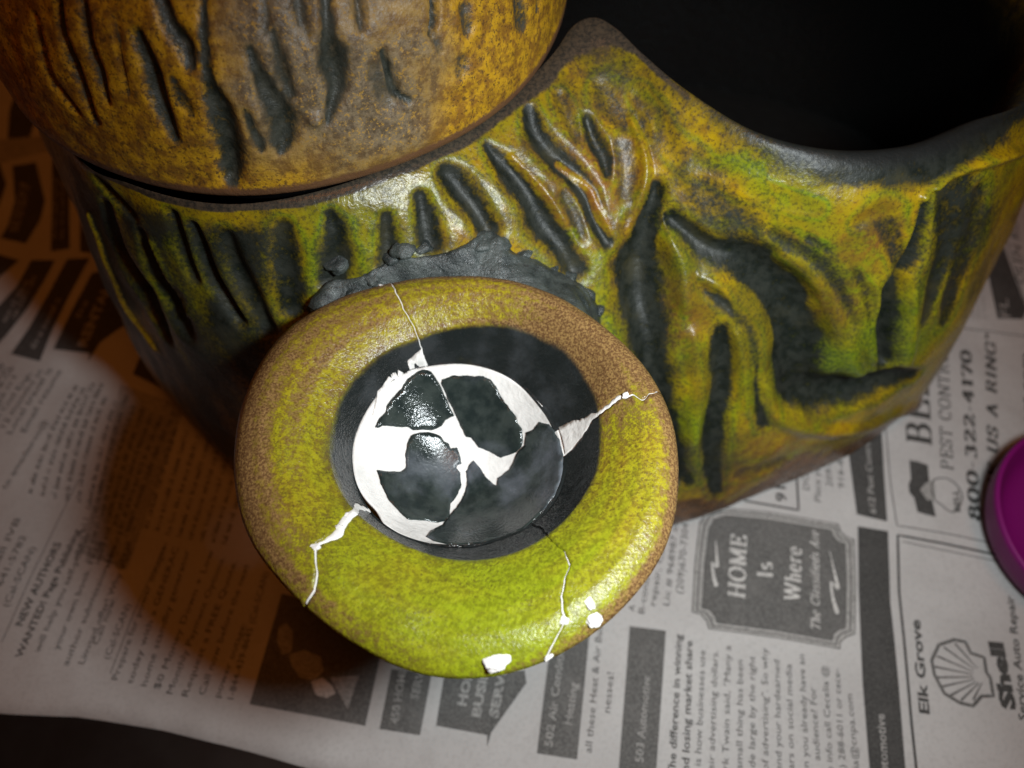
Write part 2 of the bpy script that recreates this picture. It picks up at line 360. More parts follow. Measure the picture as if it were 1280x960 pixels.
# serif capitals and lowercase drawn with a broad pen
def arc(cx, cy, rx, ry, a0, a1, n=14): return [(cx + rx * math.cos(math.radians(a0 + (a1 - a0) * i / n)), cy + ry * math.sin(math.radians(a0 + (a1 - a0) * i / n))) for i in range(n + 1)]
def stem(x, y0=0.0, y1=1.0, s=.15, top=True, bot=True):
    r = [[(x, y0), (x, y1)]]
    if bot: r.append([(x - s, y0 + .03), (x + s, y0 + .03)])
    if top: r.append([(x - s, y1 - .03), (x + s, y1 - .03)])
    return r
GL = {
    'H': (.95, stem(.18) + stem(.77) + [[(.18, .5), (.77, .5)]]),
    'O': (.95, [arc(.47, .5, .38, .48, 0, 360, 26)]),
    'M': (1.15, stem(.18, top=False) + stem(.97) + [[(.05, .97), (.22, .97)], [(.2, .97), (.55, .05)], [(.55, .05), (.93, .97)]]),
    'E': (.80, stem(.2) + [[(.2, .97), (.72, .97)], [(.70, .97), (.70, .76)], [(.2, .03), (.75, .03)], [(.73, .03), (.73, .26)], [(.2, .52), (.52, .52)], [(.52, .40), (.52, .64)]]),
    'I': (.42, stem(.21)),
    'W': (1.3, [[(.12, .97), (.38, .03)], [(.38, .03), (.64, .97)], [(.64, .97), (.92, .03)], [(.92, .03), (1.18, .97)], [(0, .97), (.27, .97)], [(.52, .97), (.77, .97)], [(1.05, .97), (1.3, .97)]]),
    'T': (.80, stem(.4, top=False) + [[(.05, .97), (.75, .97)], [(.06, .97), (.06, .74)], [(.74, .97), (.74, .74)]]),
    'C': (.85, [arc(.45, .5, .36, .48, 45, 318, 22), [(.72, .66), (.72, .95)]]),
    'A': (.92, [[(.46, .98), (.16, .03)], [(.46, .98), (.74, .03)], [(.25, .36), (.66, .36)], [(.02, .03), (.30, .03)], [(.58, .03), (.90, .03)]]),
    'B': (.82, stem(.2) + [[(.2, .97), (.48, .97)], arc(.46, .75, .20, .22, 90, -90), [(.2, .52), (.48, .52)], arc(.48, .275, .24, .245, 90, -90), [(.2, .03), (.5, .03)]]),
    'L': (.75, stem(.2) + [[(.2, .03), (.68, .03)], [(.67, .03), (.67, .28)]]),
    'P': (.78, stem(.2) + [[(.2, .97), (.46, .97)], arc(.45, .73, .22, .24, 90, -90), [(.2, .49), (.46, .49)]]),
    'S': (.66, [arc(.33, .74, .22, .23, 30, 270, 14) + arc(.33, .27, .24, .24, 90, -150, 14), [(.56, .72), (.56, .95)], [(.08, .05), (.08, .30)]]),
    'N': (.98, stem(.18, top=False) + stem(.80, bot=False) + [[(.04, .97), (.2, .97)], [(.18, .97), (.80, .03)]]),
    'R': (.90, stem(.2) + [[(.2, .97), (.46, .97)], arc(.45, .74, .22, .23, 90, -90), [(.2, .51), (.48, .51)], [(.50, .50), (.74, .04)], [(.70, .03), (.88, .03)]]),
    'U': (.92, [[(.2, .97), (.2, .3)], arc(.47, .3, .27, .28, 180, 360), [(.74, .3), (.74, .97)], [(.05, .97), (.36, .97)], [(.62, .97), (.88, .97)]]),
    'G': (.95, [arc(.46, .5, .37, .48, 45, 330, 22), [(.74, .66), (.74, .95)], [(.77, .05), (.77, .42)], [(.60, .42), (.92, .42)]]),
    'V': (.92, [[(.15, .97), (.46, .03)], [(.46, .03), (.76, .97)], [(.02, .97), (.30, .97)], [(.62, .97), (.90, .97)]]),
    's': (.50, [arc(.25, .50, .15, .15, 30, 270, 10) + arc(.25, .18, .17, .16, 90, -150, 10)]),
    'h': (.68, stem(.16, 0, 1.0, .12) + [arc(.34, .42, .17, .22, 160, 0, 10), [(.51, .42), (.51, .03)], [(.40, .03), (.62, .03)]]),
    'e': (.58, [arc(.29, .33, .22, .32, 0, 320, 18), [(.08, .36), (.50, .36)]]),
    'r': (.52, stem(.16, 0, .64, .12) + [arc(.34, .44, .17, .20, 160, 40, 8)]),
    'l': (.34, stem(.16, 0, 1.0, .12)), 'i': (.34, stem(.16, 0, .62, .12) + [[(.16, .80), (.16, .93)]]),
    'a': (.58, [arc(.24, .2, .16, .18, 60, 300, 12), arc(.24, .46, .17, .18, 150, 0, 8), [(.42, .46), (.42, .03)], [(.42, .03), (.54, .03)]]),
    'd': (.64, [arc(.26, .33, .20, .31, 50, 310, 16), [(.48, .98), (.48, .03)], [(.36, .97), (.48, .97)], [(.48, .03), (.60, .03)]]),
    'f': (.42, [[(.18, .03), (.18, .75)], arc(.32, .78, .14, .20, 180, 50, 8), [(.05, .62), (.36, .62)], [(.06, .03), (.32, .03)]]),
    '0': (.72, [arc(.36, .5, .27, .48, 0, 360, 24)]), '1': (.5, stem(.27, 0, 1, .17, top=False) + [[(.27, .97), (.10, .82)]]),
    '2': (.68, [arc(.33, .72, .22, .25, 165, -20, 12) + [(.12, .10)], [(.08, .06), (.60, .06)], [(.60, .06), (.62, .25)]]),
    '3': (.66, [arc(.30, .75, .20, .22, 155, -90, 12), arc(.30, .28, .24, .26, 90, -155, 12)]),
    '4': (.72, stem(.48, 0, 1, .15, top=False) + [[(.48, .98), (.06, .30)], [(.06, .30), (.68, .30)]]),
    '7': (.66, [[(.08, .95), (.62, .95)], [(.62, .95), (.28, .0)], [(.08, .95), (.08, .74)]]),
    '8': (.68, [arc(.34, .75, .19, .22, 0, 360, 18), arc(.34, .26, .25, .25, 0, 360, 18)]),
    '-': (.42, [[(.06, .40), (.36, .40)]]), '"': (.4, [[(.12, .95), (.10, .70)], [(.28, .95), (.26, .70)]]), ' ': (.42, []),
}
def serif_geo(body, T=.19, t=.065, gap=.10):
    V, F = [], []; x = 0; z = []
    for ch in body:
        wch, ss = GL[ch]
        for k, pl in enumerate(ss):
            P = [(x + a, b) for a, b in pl]; wd = []
            for i in range(len(P)):
                dx = P[min(i + 1, len(P) - 1)][0] - P[max(i - 1, 0)][0]; dy = P[min(i + 1, len(P) - 1)][1] - P[max(i - 1, 0)][1]
                wd.append(t + (T - t) * abs(dy) / max(math.hypot(dx, dy), 1e-6))
            n0 = len(V); stroke_geo(P, wd, False, V, F); z += [0.0012 * (k % 6)] * (len(V) - n0)
        x += wch + gap
    return np.array(V), F, np.array(z)
def serif_line(name, body, A, B, cap, mat, lift=INK_Z, T=.19, t=.065, slant=0.0, gap=.10, label=None):
    V, F, z = serif_geo(body, T, t, gap); W, F = place(V, F, A, B, cap, 1.0, slant)
    P = np.array(lay(W, lift)); P[:, 2] += z
    o = mesh(name, P, F, mat, news, False)
    if name == 'plate_text': o.parent = LAST[0]
    return o
def small_print(name, S0, S1, E0, E1, n, mat, cap=6.5, bend=0.0, seed=0, skip=0.12, ragged=0.1):
    """lines of type too blurred to read: rows of letter-sized strokes"""
    r = random.Random(seed); V, F = [], []
    for i in range(n):
        f = i / max(1, n - 1); A = np.array(S0) * (1 - f) + np.array(S1) * f; B = np.array(E0) * (1 - f) + np.array(E1) * f
        B = B + (A - B) * r.uniform(0, ragged); A = A + (B - A) * r.uniform(0, ragged * .3)
        L = np.linalg.norm(B - A); nn = np.array([-(B - A)[1], (B - A)[0]]) / L; s = 0.0
        def at(u, h): p = A + (B - A) * u - nn * (-bend * 4 * u * (1 - u)) ; q = p + nn * h; return tuple(pw(q[0], q[1]))
        while s < L - 4:
            wl = r.randint(2, 8)
            for k in range(wl):
                u0, u1 = s / L, min(1, (s + cap * .42) / L); tall = r.random() < 0.3; x_ = cap * (1.0 if tall else 0.68); kind = r.random(); b = len(V)
                um = (u0 + u1) / 2; th = cap * .17 / L
                V += [at(u0, 0), at(u0 + th, 0), at(u0 + th, -x_), at(u0, -x_)]; F.append((b, b + 1, b + 2, b + 3)); b = len(V)
                if kind < .75:
                    hh = cap * .68 if kind < .45 else cap * .12
                    V += [at(u0 + th, -hh + cap * .14), at(u1 - th * .6, -hh + cap * .14), at(u1 - th * .6, -hh), at(u0 + th, -hh)]; F.append((b, b + 1, b + 2, b + 3)); b = len(V)
                if kind < .55:
                    V += [at(u1 - th * 1.2, 0), at(u1 - th * .3, 0), at(u1 - th * .3, -cap * .53), at(u1 - th * 1.2, -cap * .53)]; F.append((b, b + 1, b + 2, b + 3))
                s += cap * .58
                if s > L - 4: break
            s += cap * .5
    return mesh(name, lay(V, INK_Z), F, mat, news, False)

LZ = INK_Z + 0.008
# heading boxes at the front edge of the page
panel('heading_panel', [(686, 820), (738, 780), (721, 950), (671, 942)], M_GREY)
type_lines('heading_text', [('502 Air Conditioning', (690, 934), (709, 782), 10), ('Heating', (714, 907), (722, 855), 10)], M_LIGHT, LZ, 0.01)
type_lines('body_text', [('all these Heat & Air Busi-', (739, 942), (754, 775), 9), ('nesses!', (762, 892), (767, 842), 9)], M_INK)
panel('heading_panel', [(787, 783), (832, 789), (819, 972), (772, 972)], M_GREY)
type_lines('heading_text', [('503 Automotive', (803, 954), (812, 846), 10)], M_LIGHT, LZ, 0.01)
type_lines('body_text', [('The difference in winning', (843, 972), (852, 794), 9.5), ('and losing market share', (860, 975), (865, 802), 9.5)], M_INK, bold=0.018)
type_lines('body_text', [
    ('is how businesses use', (875, 958), (881, 814), 8.5), ('their advertising dollars.', (891, 980), (897, 814), 8.5), ('Mark Twain said, "Many a', (909, 985), (913, 808), 8.5),
    ('small thing has been', (927, 962), (928, 826), 8.5), ('made large by the right', (943, 982), (943, 821), 8.5), ('kind of advertising". So why', (960, 1000), (959, 811), 8.5),
    ('spend your hardearned', (977, 980), (974, 826), 8.5), ('dollars on social media', (993, 990), (989, 831), 8.5), ('when you already have an', (1012, 990), (1005, 819), 8.5),
    ('audience? For', (1025, 951), (1019, 860), 8.5), ('more info call Cecelia @', (1043, 995), (1034, 833), 8.5), ('(916) 288-6011 or cece-', (1059, 990), (1049, 837), 8.5), ('lia@cnpa.com', (1074, 965), (1065, 868), 8.5)], M_INK)
type_lines('body_text', [('A', (793, 765), (794, 757), 8), ('B-contract', (805, 768), (815, 700), 8), ('repair, Call', (819, 758), (831, 680), 8), ('Lic # 968987 in', (836, 758), (848, 655), 8), ('(209)670-7304', (853, 743), (861, 655), 9)], M_INK)
panel('heading_panel', [(489, 836), (540, 840), (525, 919), (474, 911)], M_GREY)
type_lines('heading_text', [('450 HOME', (497, 905), (508, 835), 10), ('SERV', (522, 875), (530, 840), 10)], M_LIGHT, LZ, 0.015)
panel('heading_panel', [(555, 845), (600, 838), (656, 838), (658, 854), (614, 916), (609, 934), (609, 919), (545, 907)], M_GREY)
type_lines('heading_text', [('HOME', (582, 883), (595, 825), 11), ('BUSINESS', (600, 897), (618, 800), 11), ('SERVICES', (622, 898), (640, 800), 11)], M_LIGHT, LZ, 0.04)
# framed plate
def notch(cx, cy, s):
    o = [(880, 640), (898, 634), (960, 640), (1048, 655), (1051, 664), (1058, 671), (1068, 674), (1070, 730), (1069, 793), (1058, 797), (1051, 803), (1050, 812), (970, 798), (885, 787), (882, 777), (875, 769), (864, 766), (868, 700), (874, 652), (878, 648)]
    return [(cx + (a - cx) * s, cy + (b - cy) * s) for a, b in o]
for s, mt, dz in ((1.0, M_GREY, 0), (.985, M_LIGHT, .006), (.945, M_GREY, .012), (.925, M_LIGHT, .018), (.88, M_INK, .024), (.87, M_GREY, .030)):
    panel('plate_border' if s > .88 else 'plate_panel', notch(968, 724, s), mt, INK_Z + dz)
PZ = INK_Z + 0.042
M_PALE = mat_ink('bare_paper_lettering', 0.30)
serif_line('plate_text', 'HOME', (930, 749), (933, 671), 21, M_PALE, PZ, T=.22)
serif_line('plate_text', 'Is', (965, 723), (964, 704), 19, M_PALE, PZ, T=.22)
serif_line('plate_text', 'Where', (999, 754), (1001, 686), 20, M_PALE, PZ, T=.20)
serif_line('plate_text', 'The Classifieds Are', (1024, 790), (1022, 666), 11.5, M_PALE, PZ, T=.16, slant=.25)
for pts in ([(894, 676), (896, 710), (889, 704), (891, 720), (895, 734)], [(1036, 690), (1047, 737), (1037, 728), (1040, 748), (1046, 768)]):
    P = [pw(*p) for p in pts]; V, F = [], []
    stroke_geo([P[0], P[1]], [.02, .12], False, V, F); stroke_geo([P[1], P[2]], [.10, .05], False, V, F); stroke_geo(spline(P[2:], 8), [.05, .07, .09, .1, .11, .13, .16, .10], False, V, F)
    a = np.array(lay(V, PZ)); a[4:8, 2] += .002; a[8:, 2] += .004; mesh('plate_flourish', a, F, M_PALE, news, False).parent = LAST[0]
# small boxed notices
rule('frame_rule', [(930, 626), (998, 638), (996, 590)], 3.0, M_INK)
type_lines('body_text', [('916', (983, 628), (981, 592), 13)], M_INK, bold=.02)
type_lines('body_text', [('DOES', (1012, 613), (1010, 578), 8), ('Place your', (1026, 628), (1025, 570), 8), ('209-745', (1041, 609), (1039, 560), 8), ('916-685', (1056, 611), (1053, 560), 8)], M_INK, slant=.12)
panel('heading_panel', [(1060, 558), (1102, 535), (1109, 652), (1071, 643)], M_INK)
type_lines('heading_text', [('612 Pest Control', (1095, 643), (1087, 548), 8)], M_LIGHT, LZ, 0.012, .12)
panel('heading_panel', [(1072, 658), (1110, 664), (1112, 720), (1113, 753), (1118, 800), (1123, 853), (1133, 975), (1088, 975), (1078, 853), (1073, 740)], M_INK)
type_lines('heading_text', [('503 Automotive', (1114, 1012), (1105, 893), 11)], M_LIGHT, LZ, 0.012)
rule('frame_rule', [(1106, 520), (1113, 600), (1121, 657), (1180, 666), (1250, 680), (1300, 690)], 1.4, M_INK)
rule('frame_rule', [(1150, 404), (1199, 411), (1250, 417), (1310, 425)], 1.4, M_INK)
rule('frame_rule', [(1310, 706), (1233, 690), (1180, 679), (1122, 669), (1124, 740), (1130, 800), (1139, 900), (1148, 985)], 3.2, M_INK)
rule('frame_rule', [(1310, 714), (1233, 698), (1128, 677)], 1.2, M_INK)
# advertisements on the right
serif_line('advert_text', 'BELL', (1165, 557), (1159, 447), 31, M_INK, T=.20)
serif_line('advert_text', 'PEST CONTROL', (1192, 588), (1184, 430), 15, M_INK, T=.15, t=.07)
serif_line('advert_text', '800-322-4170', (1227, 652), (1213, 439), 14.5, M_INK, T=.26, t=.08)
serif_line('advert_text', 'GIVE US A RING"', (1252, 655), (1243, 421), 14, M_INK, T=.24, t=.08, slant=.18)
type_lines('advert_text', [('bellpest.com', (1293, 590), (1286, 443), 12)], M_INK, bold=.02)
panel('advert_emblem', [(1137, 575), (1148, 577), (1160, 581), (1163, 612), (1170, 646), (1158, 643), (1147, 640), (1143, 622), (1137, 615), (1136, 605), (1139, 598)], M_INK)
panel('advert_emblem', [(1150, 612), (1158, 603), (1168, 601), (1170, 622), (1160, 626)], M_LIGHT, LZ)
bell_o = [(1165, 604), (1172, 598), (1184, 598), (1194, 604), (1201, 613), (1203, 623), (1199, 634), (1192, 640), (1184, 637), (1176, 630), (1168, 624)]
V, F = stroke_geo([pw(*p) for p in spline(bell_o, 40, True)], .045, True); mesh('advert_emblem', lay(V, LZ + .004), F, M_INK, news, False)
type_lines('advert_text', [('BELL', (1201, 640), (1198, 612), 7)], M_INK, bold=.03)
type_lines('advert_text', [('Elk Grove', (1162, 893), (1150, 775), 12.5)], M_INK, bold=.03)
type_lines('advert_text', [('Shell', (1270, 888), (1253, 803), 17)], M_INK, bold=.06)
type_lines('advert_text', [('Service Auto Repair', (1284, 902), (1268, 745), 10)], M_INK, bold=.02)
z5 = lambda a, b: pw(1060 + a / 3, 640 + b / 3)
so = [(400, 478), (442, 486), (462, 528), (512, 545), (520, 600), (535, 622), (546, 690), (502, 690), (470, 727), (420, 715), (362, 680), (325, 610), (315, 555), (342, 498)]
shell = [z5(*p) for p in so]; dense_o = [np.array(shell[k]) * (1 - s) + np.array(shell[(k + 1) % len(shell)]) * s for k in range(len(shell)) for s in (0, .33, .66)]
V, F = stroke_geo(dense_o, .11, True); mesh('shell_emblem', lay(V, INK_Z), F, M_GREY, news, False)
V, F = [], []
for p in [(402, 492), (360, 506), (335, 540), (327, 580), (335, 620), (352, 655), (385, 688), (425, 706), (470, 705)]:
    stroke_geo([z5(*p), z5(p[0] * .25 + 515 * .75, p[1] * .25 + 618 * .75)], [.075, .03], False, V, F)
mesh('shell_emblem', lay(V, INK_Z + .004), F, M_GREY, news, False)
# corner advert behind the vessel
rule('frame_rule', [(1290, 214), (1264, 219), (1250, 232), (1246, 261), (1264, 330), (1285, 395)], 1.6, M_INK)
rule('frame_rule', [(1225, 310), (1240, 270), (1232, 230)], 1.2, M_INK)
type_lines('advert_text', [('OLEN ROOFING', (1280, 358), (1264, 226), 11)], M_INK, slant=.2)
panel('advert_panel', [(1227, 317), (1244, 285), (1262, 335), (1282, 388), (1278, 400), (1246, 399)], M_INK)
type_lines('advert_text', [('FL', (1262, 398), (1258, 375), 12)], M_LIGHT, LZ)
small_print('body_text', (1216, 400), (1232, 400), (1216, 340), (1226, 350), 3, M_LIGHT, 5, 0, 3)

# shaded columns on the left
panel('photo_panel', [(352, 742), (440, 760), (475, 820), (456, 907), (400, 896), (311, 880), (335, 800)], M_GREY)
panel('photo_shape', [(348, 785), (357, 778), (366, 790), (364, 815), (352, 818), (346, 800)], M_LIGHT, LZ)
panel('photo_shape', [(360, 818), (380, 812), (400, 820), (404, 838), (392, 850), (374, 846), (364, 832)], M_LIGHT, LZ)
panel('photo_shape', [(388, 852), (402, 846), (414, 856), (419, 866), (408, 872), (394, 868)], M_PALE, LZ + .006)
panel('photo_shape', [(412, 846), (448, 844), (434, 886)], M_LIGHT, LZ)
for k, p in enumerate([
    [(22, 106), (40, 98), (53, 128), (38, 173), (10, 174), (12, 140)], [(16, 208), (45, 203), (56, 250), (50, 275), (32, 304), (0, 297), (10, 280), (18, 250)],
    [(-30, 200), (0, 205), (8, 230), (-4, 262), (-40, 290)], [(65, 195), (85, 190), (88, 312), (64, 315)], [(-40, 310), (0, 318), (24, 325), (0, 345), (-40, 375)], [(100, 260), (112, 250), (125, 320), (101, 316)],
    [(39, 325), (70, 326), (56, 352), (37, 384), (9, 420), (-20, 450), (-40, 410), (0, 381), (21, 358)], [(85, 325), (114, 324), (90, 368), (69, 412), (52, 454), (15, 444), (37, 412), (62, 368)],
    [(182, 435), (215, 440), (208, 482), (203, 486), (167, 469)], [(116, 343), (142, 340), (160, 375), (170, 400), (127, 431), (112, 454), (114, 444), (69, 439), (92, 390)]]):
    panel('heading_panel', p, M_INK)
panel('tint_panel', [(-30, 178), (66, 170), (70, 176), (60, 190), (-30, 212)], M_LIGHT)
type_lines('heading_text', [('RENTALS', (110, 436), (146, 352), 12)], M_LIGHT, LZ, .03)
M_MIDL = M_LIGHT
for a in [((102, 401), (102, 401), (114, 377), (114, 377), 1, 7), ((20, 400), (8, 404), (50, 340), (38, 350), 2, 7), ((45, 440), (45, 440), (80, 372), (80, 372), 1, 7), ((22, 290), (14, 290), (40, 225), (30, 225), 3, 5), ((70, 300), (80, 300), (72, 215), (80, 215), 2, 5)]:
    o = small_print('heading_text', a[0], a[1], a[2], a[3], a[4], M_LIGHT, a[5], 0, 7 + a[4])
    for v in o.data.vertices: v.co.z += 0.00010
panel('tint_panel', [(152, 482), (232, 508), (196, 610), (158, 712), (98, 690), (128, 590)], M_LIGHT, INK_Z * .5)
small_print('body_text', (-62, 560), (-30, 590), (12, 452), (30, 458), 4, M_INK, 7, -6, 21)
type_lines('body_text', [('in Civil Engi-', (-2, 528), (44, 468), 8.5), ('12 months in', (8, 536), (56, 466), 8.5), ('Local travel is', (16, 544), (68, 464), 8.5), ('Email resume', (34, 542), (80, 466), 8.5), ('to amedeiros@', (8, 612), (62, 528), 8.5)], M_INK)
small_print('body_text', (40, 618), (100, 630), (108, 468), (142, 480), 5, M_INK, 7, -6, 22)
small_print('body_text', (112, 640), (160, 668), (152, 486), (222, 512), 7, M_INK, 7, -2, 23)
small_print('body_text', (184, 664), (282, 684), (228, 520), (320, 560), 8, M_INK, 7, 0, 24)
small_print('body_text', (96, 700), (150, 712), (112, 640), (168, 668), 5, M_INK, 7, 0, 29)
type_lines('body_text', [('(Cal-SCAN)', (9, 758), (44, 684), 9), ('641-5782', (1, 732), (33, 670), 9), ('Call IVB', (-8, 716), (26, 648), 9)], M_INK, slant=.0)
type_lines('body_text', [('NEW AUTHORS', (26, 782), (76, 678), 10), ('WANTED! Page Publishing', (25, 822), (100, 662), 9.5)], M_INK, bold=.02)
type_lines('body_text', [('will help you self-publish', (48, 815), (112, 668), 8.5), ('your own book. FREE', (72, 812), (128, 676), 8.5), ('author submission kit!', (84, 832), (146, 684), 8.5),
    ('Limited offer! Why wait?', (104, 830), (166, 686), 8.5), ('Call now:', (122, 806), (146, 748), 8.5), ('(Cal-SCAN)', (136, 824), (164, 756), 8.5)], M_INK)
type_lines('body_text', [('Prepare for power outages', (146, 850), (208, 684), 8.5), ('today with a GENERAC', (165, 855), (224, 684), 8.5), ('home standby generator', (183, 858), (238, 688), 8.5), ('$0 Money Down + Low', (199, 862), (268, 689), 8.5),
    ('Monthly Payment Options.', (215, 868), (282, 697), 8.5), ('Request a FREE Quote.', (234, 871), (297, 702), 8.5), ('Call now before the next', (255, 869), (312, 706), 8.5), ('power outage:', (274, 872), (308, 780), 8.5), ('1-844-439-8645 (Cal-SCAN)', (291, 874), (336, 716), 8.5)], M_INK)
rule('column_rule', [(0, 802), (40, 715), (77, 640), (98, 600)], 1.0, M_INK); rule('column_rule', [(208, 678), (170, 760), (137, 842)], 1.0, M_INK)

# ------------------------------------------------------------------ carving: grooves given as lines on a surface
WIDE = 1.20
def carve(V, bvh, lines, wob=0.22, seed=0.0, halo=0.0):
    """lines: (pixel points, half widths px, depth cm, darkness) -> groove value and depth for every vertex"""
    G = np.zeros(len(V)); D = np.zeros(len(V)); E = np.zeros(len(V))
    nf = nz_arr(V, 1.3, 11 + seed); nf2 = nz_arr(V, 3.6, 5 + seed)
    for pts, ws, depth, dark in lines:
        ws = ws if isinstance(ws, (list, tuple)) else [ws] * len(pts)
        n = max(6, int(sum(math.dist(a, b) for a, b in zip(pts, pts[1:])) / 1.6))
        P = spline([(a[0], a[1], q) for a, q in zip(pts, ws)], n)
        W, R = [], []
        for px, py, q in P:
            h = on_bvh(bvh, px, py)
            if h is None: continue
            W.append(h); R.append(WIDE * q / FPX * float(np.dot(h - CAMP, FWD)))
        if len(W) < 2: continue
        W = np.array(W); R = np.maximum(np.array(R), 0.03)
        lo, hi = W.min(0) - R.max() * 2.7, W.max(0) + R.max() * 2.7
        idx = np.where(np.all((V > lo) & (V < hi), axis=1))[0]
        if not len(idx): continue
        q = np.full(len(idx), 9.0); dd = np.zeros(len(idx)); rm = R.max(); nw = 1 + wob * 0.9 * nf[idx]
        for c, r in zip(W, R):
            qq = np.linalg.norm(V[idx] - c, axis=1) / r; q = np.minimum(q, qq)
            dd = np.maximum(dd, abs(depth) * (r / rm) ** 0.9 * (1 - sstep(0.05, 1.45, qq * nw)))
        q = q * (1 + wob * nf[idx] * 1.4 + wob * 0.8 * nf2[idx])
        G[idx] = np.maximum(G[idx], dark * np.maximum(1 - sstep(0.45, 1.45, q), halo * (1 - sstep(0.6, 2.6, q)))); E[idx] = np.maximum(E[idx], np.exp(-((q - 1.45) / 0.40) ** 2))
        D[idx] = np.maximum(D[idx], dd)
    return G, D, E

# ------------------------------------------------------------------ the vessel
RIMZ = 13.3
# station: crest of the rim (world), base (world), lip width
def Z(px, py, z): return tuple(on_z(px, py, z))
ST = [
    (Z(745, 23, 14.0),  Z(850, 652, 0.9),  0.40),
    (Z(773, 38, 13.95), Z(880, 642, 0.9),  0.45),
    (Z(802, 66, 13.8),  Z(905, 632, 0.9),  0.55),
    (Z(860, 114, 13.5), Z(960, 612, 0.9),  0.80),
    (Z(948, 166, 13.2), Z(1025, 585, 0.9), 0.95),
    (Z(1052, 190, 13.0), Z(1088, 552, 0.9), 1.00),
    (Z(1152, 182, 12.9), Z(1150, 494, 0.9), 1.00),
    (Z(1226, 150, 12.9), Z(1188, 430, 0.9), 0.95),
    (Z(1292, 112, 12.9), Z(1212, 372, 0.9), 0.80),
    ((16.0, 22.0, 12.9), (20.0, 23.0, 0.9), 0.7),
    ((14.2, 27.2, 13.0), (17.5, 29.5, 0.9), 0.5),
    ((7.5, 29.8, 13.2), (9.0, 33.0, 0.9), 0.4),
    ((0.5, 29.6, 13.3), (0.0, 33.2, 0.9), 0.35),
    ((-6.5, 29.4, 13.3), (-8.0, 32.2, 0.9), 0.35),
    ((-12.1, 27.2, 13.3), (-14.0, 28.5, 0.9), 0.35),
    ((-14.7, 21.6, 13.3), (-15.9, 22.0, 0.9), 0.12),
    (Z(84, 176, RIMZ),  Z(186, 430, 0.9),  0.12),
    (Z(166, 231, RIMZ), Z(222, 505, 0.9), 0.12),
    (Z(300, 255, RIMZ), Z(318, 605, 0.9), 0.12),
    (Z(458, 220, RIMZ), Z(462, 668, 0.9), 0.12),
    (Z(608, 145, RIMZ), Z(628, 688, 0.9), 0.12),
    (Z(684, 76, 13.6),  Z(745, 678, 0.9), 0.15),
    (Z(717, 33, 13.9),  Z(800, 668, 0.9), 0.25),
]
NU = 840
cr = spline([a for a, b, l in ST], NU, True); ba = spline([b for a, b, l in ST], NU, True)
lip = spline([(l, 0, 0) for a, b, l in ST], NU, True)[:, 0]
sta = np.arange(NU) / NU * len(ST)
out = ba - cr; out[:, 2] = 0; LEN = np.linalg.norm(out, axis=1, keepdims=True)
ctr = np.array([2.0, 23.0, 0.0])
rad = cr - ctr; rad[:, 2] = 0; rad /= np.linalg.norm(rad, axis=1, keepdims=True)
o_ = out / np.maximum(LEN, 1e-6); o_ = o_ * np.minimum(LEN / 2.5, 1) + rad * (1 - np.minimum(LEN / 2.5, 1))
o_ /= np.linalg.norm(o_, axis=1, keepdims=True)
ez = np.array([0, 0, 1.0]); H = (cr[:, 2] - ba[:, 2])[:, None]; lipc = lip[:, None]
def bez(a, b, c, d, t): return a * (1 - t)**3 + 3 * b * t * (1 - t)**2 + 3 * c * t * t * (1 - t) + d * t**3
rows = []; tag_t = []
NO = 150
sta_d = np.abs(sta - 8.5); bul = (0.35 - 1.7 * np.exp(-(sta_d / 2.2) ** 2))[:, None]
for k in range(NO):                                   # outer wall from crest down to the widest line
    t = (k / (NO - 1)) ** 1.15
    rows.append(bez(cr, cr + o_ * (0.25 * LEN + lipc * 1.1), ba + o_ * bul + ez * H * 0.42, ba, t)); tag_t.append(t)
for a in np.linspace(0.15, 1, 8):                     # rounded foot
    an = a * math.pi / 2
    rows.append(ba - o_ * 0.75 * (1 - math.cos(an)) - ez * (0.9 - 0.12) * math.sin(an)); tag_t.append(1.0 + a)
inner_rows = []
ib = ctr + (ba - ctr) * 0.90; ib[:, 2] = 1.3
for k in range(1, 40):
    t = (k / 39) ** 1.3
    inner_rows.append(bez(cr, cr - o_ * lipc * 2.6, ib * [1, 1, 0] + ez * cr[:, 2:] * 0.45 - rad * lipc * 2.5, ib, t))
allrows = inner_rows[::-1] + rows
NI = len(inner_rows); NV = len(allrows)
V = np.stack(allrows, axis=1).reshape(-1, 3)
F = grid_faces(NU, NV, True, flip=False)
vt = np.tile(np.concatenate([-np.arange(1, NI + 1)[::-1] / NI, np.array(tag_t)]), NU)
us = np.repeat(sta, NV)
bvh_v = BVHTree.FromPolygons([tuple(p) for p in V], F)
